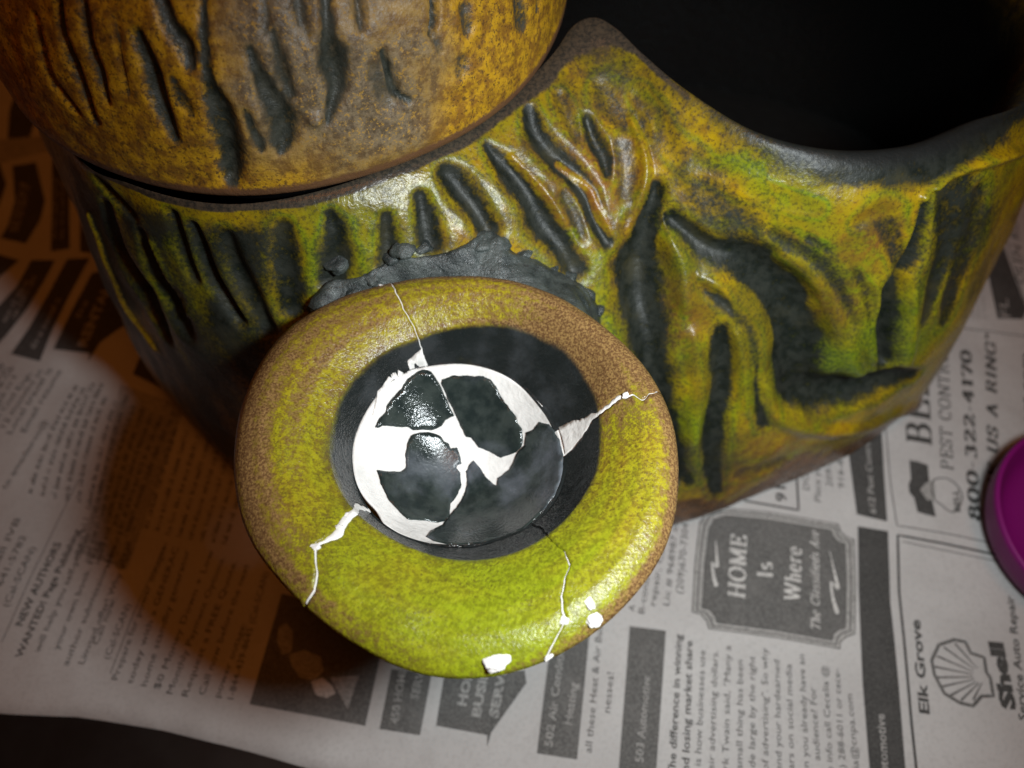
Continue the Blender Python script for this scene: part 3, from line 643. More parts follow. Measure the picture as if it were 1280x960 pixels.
GV = [
    # between rim and the scar
    ([(356, 285), (358, 330), (364, 385)], [10, 18, 18], .22, .95),
    ([(413, 268), (420, 292), (422, 325), (414, 352)], [6, 12, 18, 18], .25, 1),
    ([(483, 272), (486, 300), (486, 328)], [7, 11, 13], .2, 1),
    ([(527, 246), (532, 274), (538, 302)], [8, 12, 14], .2, 1),
    ([(560, 217), (574, 234), (593, 259), (610, 287)], [13, 17, 15, 14], .28, 1),
    ([(610, 182), (627, 203), (649, 225), (665, 250), (681, 278), (702, 306), (718, 335)], [6, 13, 17, 16, 20, 16, 15], .30, 1),
    ([(662, 139), (674, 169), (696, 197), (721, 222), (737, 247), (746, 275), (760, 302)], [9, 14, 15, 14, 13, 12, 9], .26, 1),
    ([(735, 150), (746, 178), (756, 197), (760, 218)], [7, 11, 10, 6], .22, .9),
    ([(777, 186), (784, 215), (781, 240)], [13, 16, 12], .12, .62),
    ([(705, 245), (720, 272), (728, 296)], [8, 11, 8], .12, .66),
    ([(700, 120), (712, 150), (722, 172)], [8, 9, 6], .1, .6),
    ([(752, 110), (772, 140), (800, 160)], [12, 18, 14], .10, .65),
    ([(880, 240), (905, 268), (935, 290)], [22, 30, 22], .12, .72),
    ([(800, 120), (850, 190), (930, 232), (1020, 262)], [10, 12, 12, 8], .05, .5),
    # the deep fold under the rim's peak
    ([(820, 235), (806, 300), (804, 345), (808, 385), (814, 430), (822, 490), (836, 545), (848, 600)], [9, 22, 30, 30, 26, 22, 19, 16], .75, 1),
    # long S-shaped fold of the right lobe
    ([(838, 272), (884, 310), (927, 325), (962, 354), (993, 394), (1000, 430), (997, 465), (1008, 490), (1043, 497), (1085, 488), (1118, 476), (1146, 470)],
     [10, 16, 24, 32, 38, 38, 34, 32, 27, 22, 16, 8], .85, 1),
    ([(966, 292), (993, 312), (1026, 337), (1050, 375), (1060, 408)], [9, 13, 13, 12, 8], .16, .72),
    ([(1010, 300), (1036, 314)], [6, 4], .1, .7),
    ([(1070, 340), (1086, 375), (1094, 412)], [5, 8, 6], .14, .66),
    ([(1162, 245), (1148, 310), (1124, 362), (1115, 408), (1114, 458)], [7, 13, 18, 18, 13], .75, 1),
    ([(1072, 276), (1100, 267), (1116, 300), (1124, 330)], [8, 15, 14, 12], .16, .72),
    ([(1186, 235), (1190, 300), (1172, 360), (1160, 400)], [16, 22, 14, 9], .25, .9),
    ([(1225, 240), (1216, 300)], [14, 10], .14, .8),
    ([(1205, 222), (1208, 290), (1196, 350), (1180, 400)], [20, 24, 18, 10], .1, .85),
    # ridges under it
    ([(872, 355), (898, 373), (916, 394)], [4, 8, 4], .14, .9),
    ([(918, 392), (938, 425), (944, 455)], [6, 10, 9], .1, .62),
    ([(902, 415), (904, 449), (902, 484), (893, 530), (891, 583), (896, 614)], [9, 15, 15, 16, 12, 7], .30, 1),
    ([(950, 468), (955, 498), (958, 526)], [12, 14, 12], .14, .95),
    ([(905, 588), (940, 590), (980, 578)], [12, 13, 10], .05, .55),
    ([(850, 590), (862, 604)], [9, 7], .12, .9),
    # shaded left flank
    ([(133, 258), (149, 304), (171, 345), (185, 369), (207, 420)], [9, 14, 16, 16, 11], .35, 1),
    ([(176, 290), (196, 340), (214, 372), (232, 412)], [8, 15, 18, 14], .30, 1),
    ([(240, 284), (255, 329), (267, 356), (298, 402)], [7, 10, 10, 9], .28, 1),
    ([(282, 300), (293, 335), (312, 372), (332, 412)], [10, 13, 14, 12], .26, 1),
    ([(215, 270), (225, 310), (240, 350)], [8, 9, 8], .2, .9),
    ([(110, 200), (130, 235), (165, 270)], [8, 10, 8], .15, .8),
]
G, D, E = carve(V, bvh_v, GV, halo=0.50)
Gr, Dr, _e = carve(V, bvh_v, [([(872, 348), (930, 376), (962, 425), (962, 490), (990, 532), (1060, 540), (1130, 512), (1165, 478)], [6, 9, 9, 9, 10, 11, 10, 7], .22, .85),
    ([(978, 326), (1024, 362), (1052, 420), (1072, 468)], [8, 11, 13, 13], .20, .7), ([(868, 420), (872, 480), (866, 550)], [10, 12, 9], .16, .8), ([(925, 420), (930, 470), (932, 510)], [8, 10, 8], .14, .7),
    ([(1140, 350), (1142, 420), (1136, 455)], [6, 8, 7], .14, .7), ([(700, 205), (736, 235), (748, 262), (764, 292)], [4, 5, 5, 4], .10, .7), ([(640, 195), (680, 240), (706, 280)], [4, 5, 4], .10, .6),
    ([(112, 268), (136, 322), (168, 392), (196, 436)], [4, 5, 5, 4], .14, 1), ([(190, 300), (208, 345), (236, 395)], [3, 4, 3], .10, .6),
    ([(790, 150), (806, 196), (804, 236), (788, 290)], [4, 6, 6, 5], .16, .9), ([(834, 300), (852, 330), (858, 380)], [8, 12, 12], .18, .8),
    ([(1092, 350), (1100, 400), (1096, 450)], [5, 8, 8], .12, .6), ([(930, 226), (1010, 252), (1090, 254), (1150, 246)], [12, 18, 18, 9], .05, .85), ([(1152, 246), (1190, 218), (1235, 200), (1290, 184)], [6, 7, 8, 8], .34, 1)], 0.2, 60)
N = normals_of(V, F)
outer = vt >= 0
D = D * 0.95 - Dr; G = G * (1 - Gr)
lump = nz_arr(V, 0.35, 2.0) * 0.14 + nz_arr(V, 1.1, 4.0) * 0.045
fade = sstep(0.02, 0.14, vt) * (1 - sstep(0.96, 1.2, vt))
if np.dot(N[np.argmax(us * 0 + (np.abs(vt - 0.5) < 0.01))], [0, -1, 0.3]) < 0: N = -N
V2 = V + N * ((-D + lump) * fade)[:, None]
# colour zones of the glaze
dr = np.where(outer, vt, 0)
right = np.exp(-(np.abs(us - 5.9) / 3.2) ** 3)
peak = np.exp(-(np.minimum(us, len(ST) - us) / 1.3) ** 2)
band = np.where(us > 14, 0.075, 0.07) + 0.075 * right + 0.02 * peak
rimb = np.where(outer, 1 - sstep(band * 0.75, band * 1.35, vt + 0.02 * nz_arr(V, 0.8, 9)), 1.0)
foot = sstep(0.86, 0.97, vt + 0.06 * nz_arr(V, 0.45, 3))
inner = np.where(outer, 0.92 * right * (1 - sstep(0.05, 0.16, vt)), np.maximum(sstep(0.10, 0.45, -vt), 0.85 * right))
rimdark = np.where(outer, (1 - sstep(0.12, 0.29, vt + 0.035 * nz_arr(V, 0.7, 12))) * right * 1.0, right)      # the mouth's broad dark lip
G = np.maximum(G, np.clip(rimdark, 0, 1))
streak = nz_arr(V * [0.55, 0.55, 0.16], 1.0, 21.0) + 0.6 * nz_arr(V * [1.4, 1.4, 0.5], 1.0, 31.0)
G = np.maximum(G, np.where(outer, (0.50 + 0.25 * peak) * sstep(0.20 - 0.25 * peak, 0.75, streak) * (1 - 0.6 * right), 0))
flank = np.where(outer, sstep(15.2, 16.2, us) * (1 - sstep(18.1, 18.9, us)), 0)          # darker glaze on the left flank, with its shade painted in too
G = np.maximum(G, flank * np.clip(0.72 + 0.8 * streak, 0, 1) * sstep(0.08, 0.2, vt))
for (px, py), r, a in [((1205, 300), 2.0, .85), ((762, 84), 1.5, .62), ((815, 150), 1.5, .58), ((715, 110), 0.9, .5), ((870, 215), 1.2, .5), ((1190, 245), 1.1, .7), ((885, 262), 1.5, .6), ((1005, 430), 1.3, .8), ((1040, 488), 1.1, .8), ((905, 590), 1.4, .55), ((840, 560), 1.2, .7), ((1225, 350), 1.3, .6)]:
    h = on_bvh(bvh_v, px, py)
    if h is not None: G = np.maximum(G, np.where(outer, a * np.exp(-(np.linalg.norm(V - h, axis=1) / r) ** 2), 0))
G = G * (1 - 0.85 * Gr)
gpat = [((1075, 440), 2.8, .95), ((1140, 440), 1.5, .8), ((900, 450), 1.8, .6), ((870, 520), 1.6, .7), ((930, 400), 1.6, .5), ((960, 260), 1.2, .45), ((1130, 520), 1.4, .5), ((500, 250), 1.6, .5),
        ((250, 360), 3.2, .6), ((420, 260), 1.2, .3), ((640, 140), 1.0, .3), ((1000, 540), 2.0, .35)]
grn = np.zeros(len(V)); rust = np.zeros(len(V))
for (px, py), r, a in gpat:
    h = on_bvh(bvh_v, px, py)
    if h is not None: grn = np.maximum(grn, a * np.exp(-(np.linalg.norm(V - h, axis=1) / r) ** 2))
grn = np.maximum(grn, 0.75 * E)
for (px, py), r, a in [((735, 230), 2.2, .8), ((690, 190), 1.4, .6), ((1090, 300), 1.0, .7), ((1050, 380), 0.9, .6), ((960, 580), 2.2, .6), ((850, 400), 1.2, .7), ((560, 290), 1.3, .35), ((920, 600), 2.0, .6)]:
    h = on_bvh(bvh_v, px, py)
    if h is not None: rust = np.maximum(rust, a * np.exp(-(np.linalg.norm(V - h, axis=1) / r) ** 2))
vessel = thing('pottery_vessel', 'large hollow pottery vessel carved with running yellow, green and charcoal folds', 'vessel', (2, 22, 0))
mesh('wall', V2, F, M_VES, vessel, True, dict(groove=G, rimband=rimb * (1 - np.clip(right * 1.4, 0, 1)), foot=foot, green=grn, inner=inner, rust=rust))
# floor and underside
lo = V2.reshape(NU, NV, 3)[:, 0]; hi = V2.reshape(NU, NV, 3)[:, -1]
mesh('inner_floor', np.vstack([lo, [[2, 22, 1.1]]]), [(i, (i + 1) % NU, NU) for i in range(NU)], mat_plain('black_inner_glaze', (0.012, 0.013, 0.013), 0.3), vessel)
bvh_v2 = BVHTree.FromPolygons([tuple(p) for p in V2], F)

# ------------------------------------------------------------------ the domed lid
DC = np.array([-6.35, 21.2]); DR = 7.9; DZ = 13.55
NU2, NP = 520, 170
prof = []
for k in range(8): prof.append((DR - 1.0 + 0.62 * k / 7, DZ - 1.2 + 0.9 * k / 7, 1))          # black inner collar
for k in range(1, 9):
    a = -math.pi / 2 + (math.pi / 2) * k / 8; prof.append((DR - 0.22 + 0.22 * math.cos(a), DZ + 0.05 + 0.22 * math.sin(a), 0))
for k in range(1, NP):
    a = (math.pi / 2) * k / (NP - 1); prof.append((DR * math.cos(a) ** 0.84, DZ + 0.05 + 6.9 * math.sin(a) ** 0.95, 0))
NP2 = len(prof); V = []; inn = []; rb = []
for i in range(NU2):
    th = 2 * math.pi * i / NU2; wob = 1 + 0.006 * math.sin(3 * th + 1) + 0.004 * math.sin(7 * th)
    for r, z, q in prof:
        V.append((DC[0] + r * wob * math.cos(th), DC[1] + r * wob * math.sin(th), z)); inn.append(q); rb.append(1 - sstep(0.0, 0.42, z - DZ))
V = np.array(V); inn = np.array(inn, float); rb = np.array(rb); F = grid_faces(NU2, NP2, True)
bvh_d = BVHTree.FromPolygons([tuple(p) for p in V], F)
GD = [
    ([(68, -20), (72, 0), (77, 41), (95, 95), (118, 152)], [5, 6, 7, 8, 5], .22, .9),
    ([(102, -20), (104, 0), (109, 49), (120, 87), (132, 130)], [5, 6, 6, 6, 4], .2, .9),
    ([(40, 20), (60, 90), (95, 140)], [5, 7, 5], .15, .7),
    ([(172, 44), (187, 89), (198, 130), (217, 174)], [9, 12, 10, 6], .26, 1),
    ([(196, -20), (201, 0), (212, 32), (230, 57), (237, 82)], [8, 9, 10, 10, 6], .25, 1),
    ([(215, 100), (226, 125), (238, 142)], [6, 9, 6], .1, .8),
    ([(145, 20), (150, 70), (158, 120)], [3, 4, 3], .1, .6),
    ([(255, -20), (256, 52), (262, 104), (274, 135), (283, 169), (287, 205), (288, 226)], [4, 5, 7, 13, 15, 15, 10], .32, 1),
    ([(313, 63), (321, 88), (334, 117), (352, 146), (357, 170), (352, 190)], [6, 9, 15, 18, 15, 7], .26, .95),
    ([(342, 40), (352, 86), (363, 120)], [5, 8, 8], .16, .8),
    ([(307, 138), (318, 166), (327, 188)], [4, 5, 4], .14, .9),
    ([(407, -10), (410, 39), (417, 78), (423, 109), (417, 132), (411, 155)], [6, 8, 14, 14, 9, 4], .28, .9),
    ([(444, -20), (449, 10), (452, 36)], [5, 6, 4], .16, .7),
    ([(372, -20), (376, 20), (384, 45)], [7, 9, 6], .12, .6),
    ([(330, -20), (334, 20), (330, 45)], [4, 5, 3], .10, .6),
    ([(541, -20), (543, 21), (540, 42)], [4, 5, 4], .30, .9),
    ([(541, 44), (551, 64)], [7, 5], .08, .6),
    ([(478, 66), (489, 94), (499, 120), (515, 129)], [4, 6, 5, 3], .30, 1),
    ([(470, 90), (482, 118), (488, 126)], [10, 13, 8], .10, .62),
    ([(581, 12), (586, 36)], [9, 9], .12, .7),
    ([(580, 78), (578, 90)], [9, 8], .08, .6),
    ([(648, -10), (653, 26)], [13, 12], .14, .75), ([(675, -5), (672, 14)], [6, 5], .1, .7),
]
G, D, E = carve(V, bvh_d, GD, 0.28, 40, 0.30)
N = normals_of(V, F)
if N[NP2 // 2 + 3][0] < 0: N = -N
h = on_bvh(bvh_d, 395, 152)
bumpv = 0.16 * np.exp(-(np.linalg.norm(V - h, axis=1) / 0.15) ** 4) if h is not None else 0
lump = nz_arr(V, 0.5, 8.0) * 0.11 + nz_arr(V, 1.7, 1.0) * 0.045
V2 = V + N * ((-1.0 * D + lump + bumpv) * (1 - inn) * sstep(0.0, 0.5, V[:, 2] - DZ))[:, None]
h = on_bvh(bvh_d, 430, 60); h2 = on_bvh(bvh_d, 520, 130)
grey = np.maximum(0.80 * np.exp(-(np.linalg.norm((V - h) * [1, 1, 0.8], axis=1) / 3.0) ** 2), 0.45 * np.exp(-(np.linalg.norm(V - h2, axis=1) / 2.2) ** 2))
lid = thing('domed_lid', 'rusty gold pottery dome with dark drip grooves set into the vessel rim', 'lid', (DC[0], DC[1], DZ))
mesh('dome', V2, F, M_DOME, lid, True, dict(groove=G, rimband=rb, grey=grey, inner=inn))

# ------------------------------------------------------------------ the mended dish
CD = np.array([-1.15, 7.95])
def outline(pts, z):
    P = np.array([on_z(a, b, z)[:2] for a, b in pts]) - CD
    th = np.arctan2(P[:, 1], P[:, 0]) % (2 * math.pi); r = np.linalg.norm(P, axis=1); k = np.argsort(th); th, r = th[k], r[k]
    T = np.linspace(0, 2 * math.pi, 361)[:-1]
    R = np.interp(T, np.concatenate([th - 2 * math.pi, th, th + 2 * math.pi]), np.tile(r, 3))
    ker = np.hanning(23); ker /= ker.sum(); R = np.convolve(np.tile(R, 3), ker, 'same')[360:720]
    return lambda t: np.interp(np.asarray(t) % (2 * math.pi), np.append(T, 2 * math.pi), np.append(R, R[0]))
r_out = outline([(490, 352), (570, 345), (640, 352), (700, 372), (760, 415), (810, 465), (838, 520), (848, 590), (845, 640), (830, 690), (800, 735), (750, 785), (690, 822), (640, 840),
                 (570, 848), (510, 838), (450, 808), (400, 775), (350, 725), (315, 680), (298, 630), (293, 570), (297, 530), (312, 480), (340, 430), (385, 390), (430, 368)], 11.25)
r_well = outline([(520, 424), (560, 412), (600, 405), (650, 415), (700, 440), (740, 482), (752, 530), (745, 590), (715, 640), (670, 680), (600, 700), (530, 690), (475, 664), (440, 635), (415, 590), (412, 550), (425, 500), (455, 460), (490, 436)], 10.98)
r_ring = outline([(545, 457), (580, 455), (630, 468), (670, 500), (700, 540), (706, 570), (700, 610), (672, 650), (620, 674), (560, 682), (510, 672), (468, 645), (446, 605), (441, 560), (455, 520), (480, 485), (515, 462)], 9.97)
ZQ = np.array([[0, 9.97], [.25, 10.20], [.5, 10.45], [.75, 10.71], [1, 10.98], [1.15, 11.17], [1.3, 11.34], [1.5, 11.50], [1.7, 11.555], [1.84, 11.48], [1.93, 11.38], [2, 11.22]])
def rq(q, th):
    q = np.asarray(q, float)
    return np.where(q < 1, r_ring(th) + (r_well(th) - r_ring(th)) * q, r_well(th) + (r_out(th) - r_well(th)) * (q - 1))
def dish_p(q, th, dz=0.0):
    q = np.asarray(q, float); th = np.asarray(th, float)
    r = rq(q, th); x = CD[0] + r * np.cos(th); y = CD[1] + r * np.sin(th)
    z = np.interp(q, ZQ[:, 0], ZQ[:, 1]) + 0.05 * np.sin(2 * th + 0.5) * (q > 1) * (q - 1) + 0.02 * np.sin(5 * th)
    return np.stack([x, y, z + dz], -1)
QT, QQ = np.meshgrid(np.linspace(0, 2 * math.pi, 241)[:-1], np.linspace(0, 2, 60), indexing='ij')
bvh_f = BVHTree.FromPolygons([tuple(p) for p in dish_p(QQ, QT).reshape(-1, 3)], grid_faces(240, 60, True))
def to_qt(px, py):
    h = on_bvh(bvh_f, px, py)
    if h is None: return None
    d = h[:2] - CD; th = math.atan2(d[1], d[0]); r = math.hypot(*d); a, b, c = float(r_ring(th)), float(r_well(th)), float(r_out(th))
    return ((r - a) / (b - a) if r < b else 1 + (r - b) / (c - b)), th
CRK = [   # pixel line, gap half width (cm) at inner..outer
    ([(546, 480), (536, 462), (530, 448), (525, 430), (517, 408), (505, 388), (492, 360), (487, 353)], [(0, .016), (.6, .014), (1, .010), (1.5, .016), (1.8, .020), (2, .014)]),
    ([(700, 560), (716, 545), (734, 527), (746, 518), (762, 507), (776, 494), (790, 496), (801, 500), (812, 493), (824, 490), (838, 500)], [(0, .40), (.3, .34), (.6, .17), (.9, .06), (1.3, .055), (1.45, .02), (1.7, .012), (2, .004)]),
    ([(446, 632), (432, 650), (424, 664), (408, 676), (394, 684), (396, 712), (393, 738), (380, 762), (370, 775)], [(0, .05), (.5, .09), (1.0, .08), (1.3, .10), (1.45, .04), (1.7, .035), (2, .02)]),
    ([(668, 655), (684, 668), (693, 678), (706, 690), (714, 706), (706, 725), (702, 745), (706, 775), (696, 795), (684, 822), (676, 832)], [(0, .002), (1, .004), (1.2, .005), (1.35, .020), (1.8, .024), (2, .034)]),
]
cracks = []
for pts, gap in CRK:
    a = [x for x in (to_qt(*p) for p in pts) if x]; a.sort(); q = np.array([x[0] for x in a]); t = np.unwrap([x[1] for x in a])
    gq = np.array(gap)
    cracks.append((q, t, gq))
def crack_t(i, Q):
    q, t, g = cracks[i]
    j = np.array([0.020 * noise.noise((float(x) * 7, i * 9.1, 0)) + 0.006 * noise.noise((float(x) * 19, i * 5.1, 2)) for x in Q]) * (0.4 if i == 0 else 1)
    return np.interp(Q, q, t) + j
def crack_w(i, Q): g = cracks[i][2]; return np.interp(Q, g[:, 0], g[:, 1])
dish = thing('mended_dish', 'round speckled lime dish with charcoal cup, cracked and patched with white filler', 'dish', (CD[0], CD[1], 10.2))
QR = np.linspace(0, 2, 74)
WELLPX = r_well
def shard(i, j, dz, name='rim_shard'):
    """solid piece of the flange between crack i and crack j (counter-clockwise)"""
    ta, tb = crack_t(i, QR), crack_t(j, QR)
    ta = ta % (2 * math.pi); ta = np.unwrap(ta); tb = tb % (2 * math.pi); tb = np.unwrap(tb)
    while tb.mean() < ta.mean(): tb = tb + 2 * math.pi
    ra = np.maximum(rq(QR, ta), 0.5); ta = ta + crack_w(i, QR) / ra; tb = tb - crack_w(j, QR) / np.maximum(rq(QR, tb), 0.5)
    n = max(30, int((tb - ta).mean() / (2 * math.pi) * 330))
    f = np.linspace(0, 1, n)[:, None]; TH = ta[None] * (1 - f) + tb[None] * f; QG = np.repeat(QR[None], n, 0)
    dd_ = lambda c: np.abs((np.degrees(TH) - c + 180) % 360 - 180)
    hug = np.clip(1.9 * np.exp(-(dd_(322) / 62) ** 2), 0, 1)                               # the wall still meets the cup at the front right
    QG = QG - 0.16 * hug * np.clip(1 - QG / 0.4, 0, 1)
    top = dish_p(QG, TH, dz); 
    inn_q = QG < 0; u_ = np.linalg.norm(top[..., :2] - CD, axis=-1) / r_ring(TH); top[..., 2] = np.where(inn_q, 8.42 + 1.55 * u_ ** 2 + 0.05 * (1 + QG / 0.16), top[..., 2]); nr = nz_arr(top.reshape(-1, 3), 1.2, 6).reshape(n, -1) * 0.035 + nz_arr(top.reshape(-1, 3), 4, 6).reshape(n, -1) * 0.008
    top[..., 2] += nr
    bot = top.copy(); bot[..., 2] -= 0.34 - 0.12 * sstep(1.7, 2, QG); k = 1 - 0.03 * sstep(1.6, 2, QG); bot[..., :2] = CD + (bot[..., :2] - CD) * k[..., None]
    m = len(QR); nt = n * m
    F = grid_faces(n, m, flip=False) + grid_faces(n, m, off=nt, flip=True)
    for a in range(n - 1):
        F.append((a * m, nt + a * m, nt + (a + 1) * m, (a + 1) * m)); e = m - 1
        F.append((a * m + e, (a + 1) * m + e, nt + (a + 1) * m + e, nt + a * m + e))
    for b in range(m - 1):
        F.append((b, b + 1, nt + b + 1, nt + b)); e = (n - 1) * m
        F.append((e + b, nt + e + b, nt + e + b + 1, e + b + 1))
    V = np.vstack([top.reshape(-1, 3), bot.reshape(-1, 3)])
    ang = np.degrees(TH) % 360
    # glaze zones: dark well that spills onto the flange at the upper right, rust on the right, green at the front
    spill = 0.06 * np.exp(-((ang - 58) / 34) ** 2) - 0.03
    soft = 0.10 + 0.26 * np.exp(-((ang - 190) / 60) ** 2)
    dark = 1 - sstep(1.0 + spill - soft, 1.0 + spill + soft, QG + 0.02 * np.sin(5 * TH) + 0.012 * np.sin(13 * TH + 1))
    dl = lambda c: np.abs((ang - c + 180) % 360 - 180)
    grn = np.clip(0.95 * np.exp(-(dl(275) / 62) ** 2) + 0.25 * np.exp(-(dl(180) / 40) ** 2) * (QG < 1.45), 0, 1)
    rust = np.clip(1.15 * np.exp(-(dl(40) / 36) ** 2) * (0.8 + 0.2 * sstep(1.2, 1.9, QG)) + 0.50 * np.exp(-(dl(190) / 50) ** 2) * sstep(1.35, 1.85, QG) + 0.75 * sstep(1.70, 1.96, QG) * np.clip(np.exp(-(dl(75) / 70) ** 2) + np.exp(-(dl(330) / 42) ** 2), 0, 1), 0, 1)
    ring_n = nz_arr(np.stack([QG.ravel() * 9, np.cos(TH).ravel() * 0.8, np.sin(TH).ravel() * 0.8], -1), 1.0, 3.0).reshape(QG.shape)
    rust = np.clip(rust + 0.34 * np.exp(-(dl(140) / 80) ** 2) + 0.42 * np.clip(ring_n, -0.5, 1) * (QG > 1), 0, 1)
    grn = np.clip(grn + 0.5 * np.clip(-ring_n, 0, 1) - 0.15, 0, 1)
    A = {k: np.concatenate([v.ravel(), v.ravel()]) for k, v in dict(dark=dark, green=grn, rust=rust).items()}
    return mesh(name, V, F, M_RIM, dish, True, A)
def ang_of(i): return float(np.interp(1.5, cracks[i][0], cracks[i][1])) % (2 * math.pi)
order = sorted(range(4), key=ang_of)
for n_, i in enumerate(order):
    shard(i, order[(n_ + 1) % 4], [0.0, 0.025, -0.012, 0.01][n_])
def filler(i, q0, q1, over, dz):
    Q = np.linspace(q0, q1, 90); tc = crack_t(i, Q); wd = np.maximum(crack_w(i, Q) * over, 0.004); r = rq(Q, tc)
    n = 7; V = []
    for k in range(n):
        s = -1 + 2 * k / (n - 1); P = dish_p(Q, tc + s * wd / r, 0)
        P[:, 2] += dz - 0.03 * s * s + np.array([0.012 * noise.noise((p[0] * 9, p[1] * 9, i)) + 0.035 * noise.noise((p[0] * 1.2, p[1] * 1.2, 6)) for p in P])
        V.append(P)
    V = np.array(V); B = V.copy(); B[..., 2] -= 0.25; nt = n * 90
    F = grid_faces(n, 90) + grid_faces(n, 90, off=nt, flip=True)
    for b in range(89):
        F.append((b, b + 1, nt + b + 1, nt + b)); e = (n - 1) * 90; F.append((e + b, nt + e + b, nt + e + b + 1, e + b + 1))
    for a in range(n - 1):
        F.append((a * 90, nt + a * 90, nt + (a + 1) * 90, (a + 1) * 90)); e = 89; F.append((a * 90 + e, (a + 1) * 90 + e, nt + (a + 1) * 90 + e, nt + a * 90 + e))
    mesh('crack_filler', np.vstack([V.reshape(-1, 3), B.reshape(-1, 3)]), F, M_WHITE, dish)
filler(0, 0.1, 1.99, 1.25, 0.022); filler(1, 0.0, 1.90, 1.06, 0.02); filler(2, 0.0, 1.97, 1.1, 0.025); filler(3, 1.25, 1.99, 1.2, 0.022)

# bare white cup
def cup_z(x, y):
    d = np.array([x, y]) - CD; th = math.atan2(d[1], d[0]); u = math.hypot(*d) / float(r_ring(th))
    return 8.42 + 1.55 * min(u, 1.05) ** 2.0
NUc, NR = 160, 40; V = []; 
for i in range(NUc):
    th = 2 * math.pi * i / NUc; rr = float(r_ring(th)) * 1.0 - 0.13 * math.exp(-((math.degrees(th) - 208) / 9) ** 2)
    for k in range(NR):
        r = rr * (0.02 + 0.98 * k / (NR - 1)); x, y = CD[0] + r * math.cos(th), CD[1] + r * math.sin(th); V.append((x, y, cup_z(x, y)))
    V.append((x, y, V[-1][2] - 0.3))
    for r in (0.9, 0.5, 0.02): V.append((CD[0] + rr * r * math.cos(th), CD[1] + rr * r * math.sin(th), 7.95 + 1.2 * r ** 2.4))
mesh('bare_cup', V, grid_faces(NUc, NR + 4, True), M_WHITE, dish)
bvh_c = BVHTree.FromPolygons([tuple(p) for p in V], grid_faces(NUc, NR + 4, True))
def zc(L): return [(420 + a / 3.693, 430 + b / 3.693) for a, b in L]
CUP = [
    zc([(405, 118), (440, 130), (475, 180), (545, 330), (505, 352), (490, 380), (455, 395), (400, 398), (355, 400), (330, 385), (260, 378), (215, 378), (195, 388), (180, 385), (200, 350), (230, 310), (250, 260), (300, 210), (330, 165), (375, 132)]),
    zc([(490, 165), (540, 148), (600, 150), (680, 150), (715, 165), (740, 200), (765, 250), (800, 300), (830, 335), (840, 370), (860, 395), (862, 440), (855, 475), (835, 500), (800, 512), (760, 527), (730, 510), (710, 495), (690, 490), (660, 478), (640, 455), (625, 435), (600, 430), (577, 385), (549, 325), (484, 182)]),
    zc([(345, 425), (390, 410), (440, 410), (480, 425), (500, 450), (520, 460), (530, 485), (560, 480), (575, 520), (580, 555), (560, 560), (555, 575), (575, 595), (580, 650), (565, 690), (530, 740), (525, 790), (500, 820), (470, 825), (400, 815), (330, 810), (290, 770), (240, 715), (210, 650), (190, 585), (230, 590), (300, 592), (325, 575), (320, 510), (330, 460)]),
    zc([(635, 540), (655, 560), (690, 610), (725, 650), (740, 655), (745, 620), (800, 580), (820, 540), (840, 495), (870, 470), (875, 410), (910, 395), (935, 362), (985, 372), (1030, 440), (1050, 520), (1046, 600), (1010, 700), (930, 800), (840, 870), (740, 905), (620, 925), (520, 925), (450, 910), (415, 890), (440, 860), (490, 835), (530, 785), (560, 750), (590, 700), (605, 650), (600, 590), (615, 560)]),
]
rnd = random.Random(4)
for ci, poly in enumerate(CUP):
    P3 = []
    for p in poly:
        h = on_bvh(bvh_c, *p)
        if h is None: h = on_z(p[0], p[1], 10.25)
        d = h[:2] - CD; r = math.hypot(*d); lim = (1.0 if ci == 3 else 0.985) * float(r_ring(math.atan2(d[1], d[0])))
        if r > lim: d = d * lim / r
        P3.append(CD + d)
    dense = []
    for k in range(len(P3)):
        a, b = P3[k], P3[(k + 1) % len(P3)]; L = np.linalg.norm(b - a); m = max(2, int(L / 0.045)); nn = np.array([-(b - a)[1], (b - a)[0]]) / max(L, 1e-6)
        for s in range(m):
            p = a + (b - a) * s / m; dense.append(p + nn * (0.020 * noise.noise((p[0] * 5, p[1] * 5, ci)) + 0.012 * noise.noise((p[0] * 14, p[1] * 14, ci))))
    dense = np.array(dense); lo, hi = dense.min(0), dense.max(0); inside = []
    from mathutils import geometry as gm
    dl = [tuple(p) for p in dense]
    def in_shard(x, y):
        c = False; j = len(dl) - 1
        for i in range(len(dl)):
            if (dl[i][1] > y) != (dl[j][1] > y) and x < (dl[j][0] - dl[i][0]) * (y - dl[i][1]) / (dl[j][1] - dl[i][1]) + dl[i][0]: c = not c
            j = i
        return c
    for x in np.arange(lo[0], hi[0], 0.1):
        for y in np.arange(lo[1], hi[1], 0.1):
            if in_shard(x, y) and np.min(np.linalg.norm(dense - [x, y], axis=1)) > 0.05: inside.append((x, y))
    nb = len(dl)
    vv, ee, ff, *_ = gm.delaunay_2d_cdt([Vector(p) for p in dl + inside], [(k, (k + 1) % nb) for k in range(nb)], [], 1, 1e-5)
    lift = [0.035, 0.03, 0.04, 0.03][ci]
    V = [(v.x, v.y, cup_z(v.x, v.y) + lift + 0.008 * noise.noise((v.x * 2, v.y * 2, 5))) for v in vv]; nt = len(V)
    V += [(v.x, v.y, cup_z(v.x, v.y) - 0.02) for v in vv]
    F = [tuple(f) for f in ff]
    cnt = {}
    for f in F:
        for a, b in zip(f, f[1:] + f[:1]): cnt[(a, b)] = 1
    F += [(b, a, nt + a, nt + b) for (a, b) in cnt if (b, a) not in cnt]
    mesh('cup_shard', V, F, M_SHARD_REFL if ci == 3 else M_SHARD, dish)
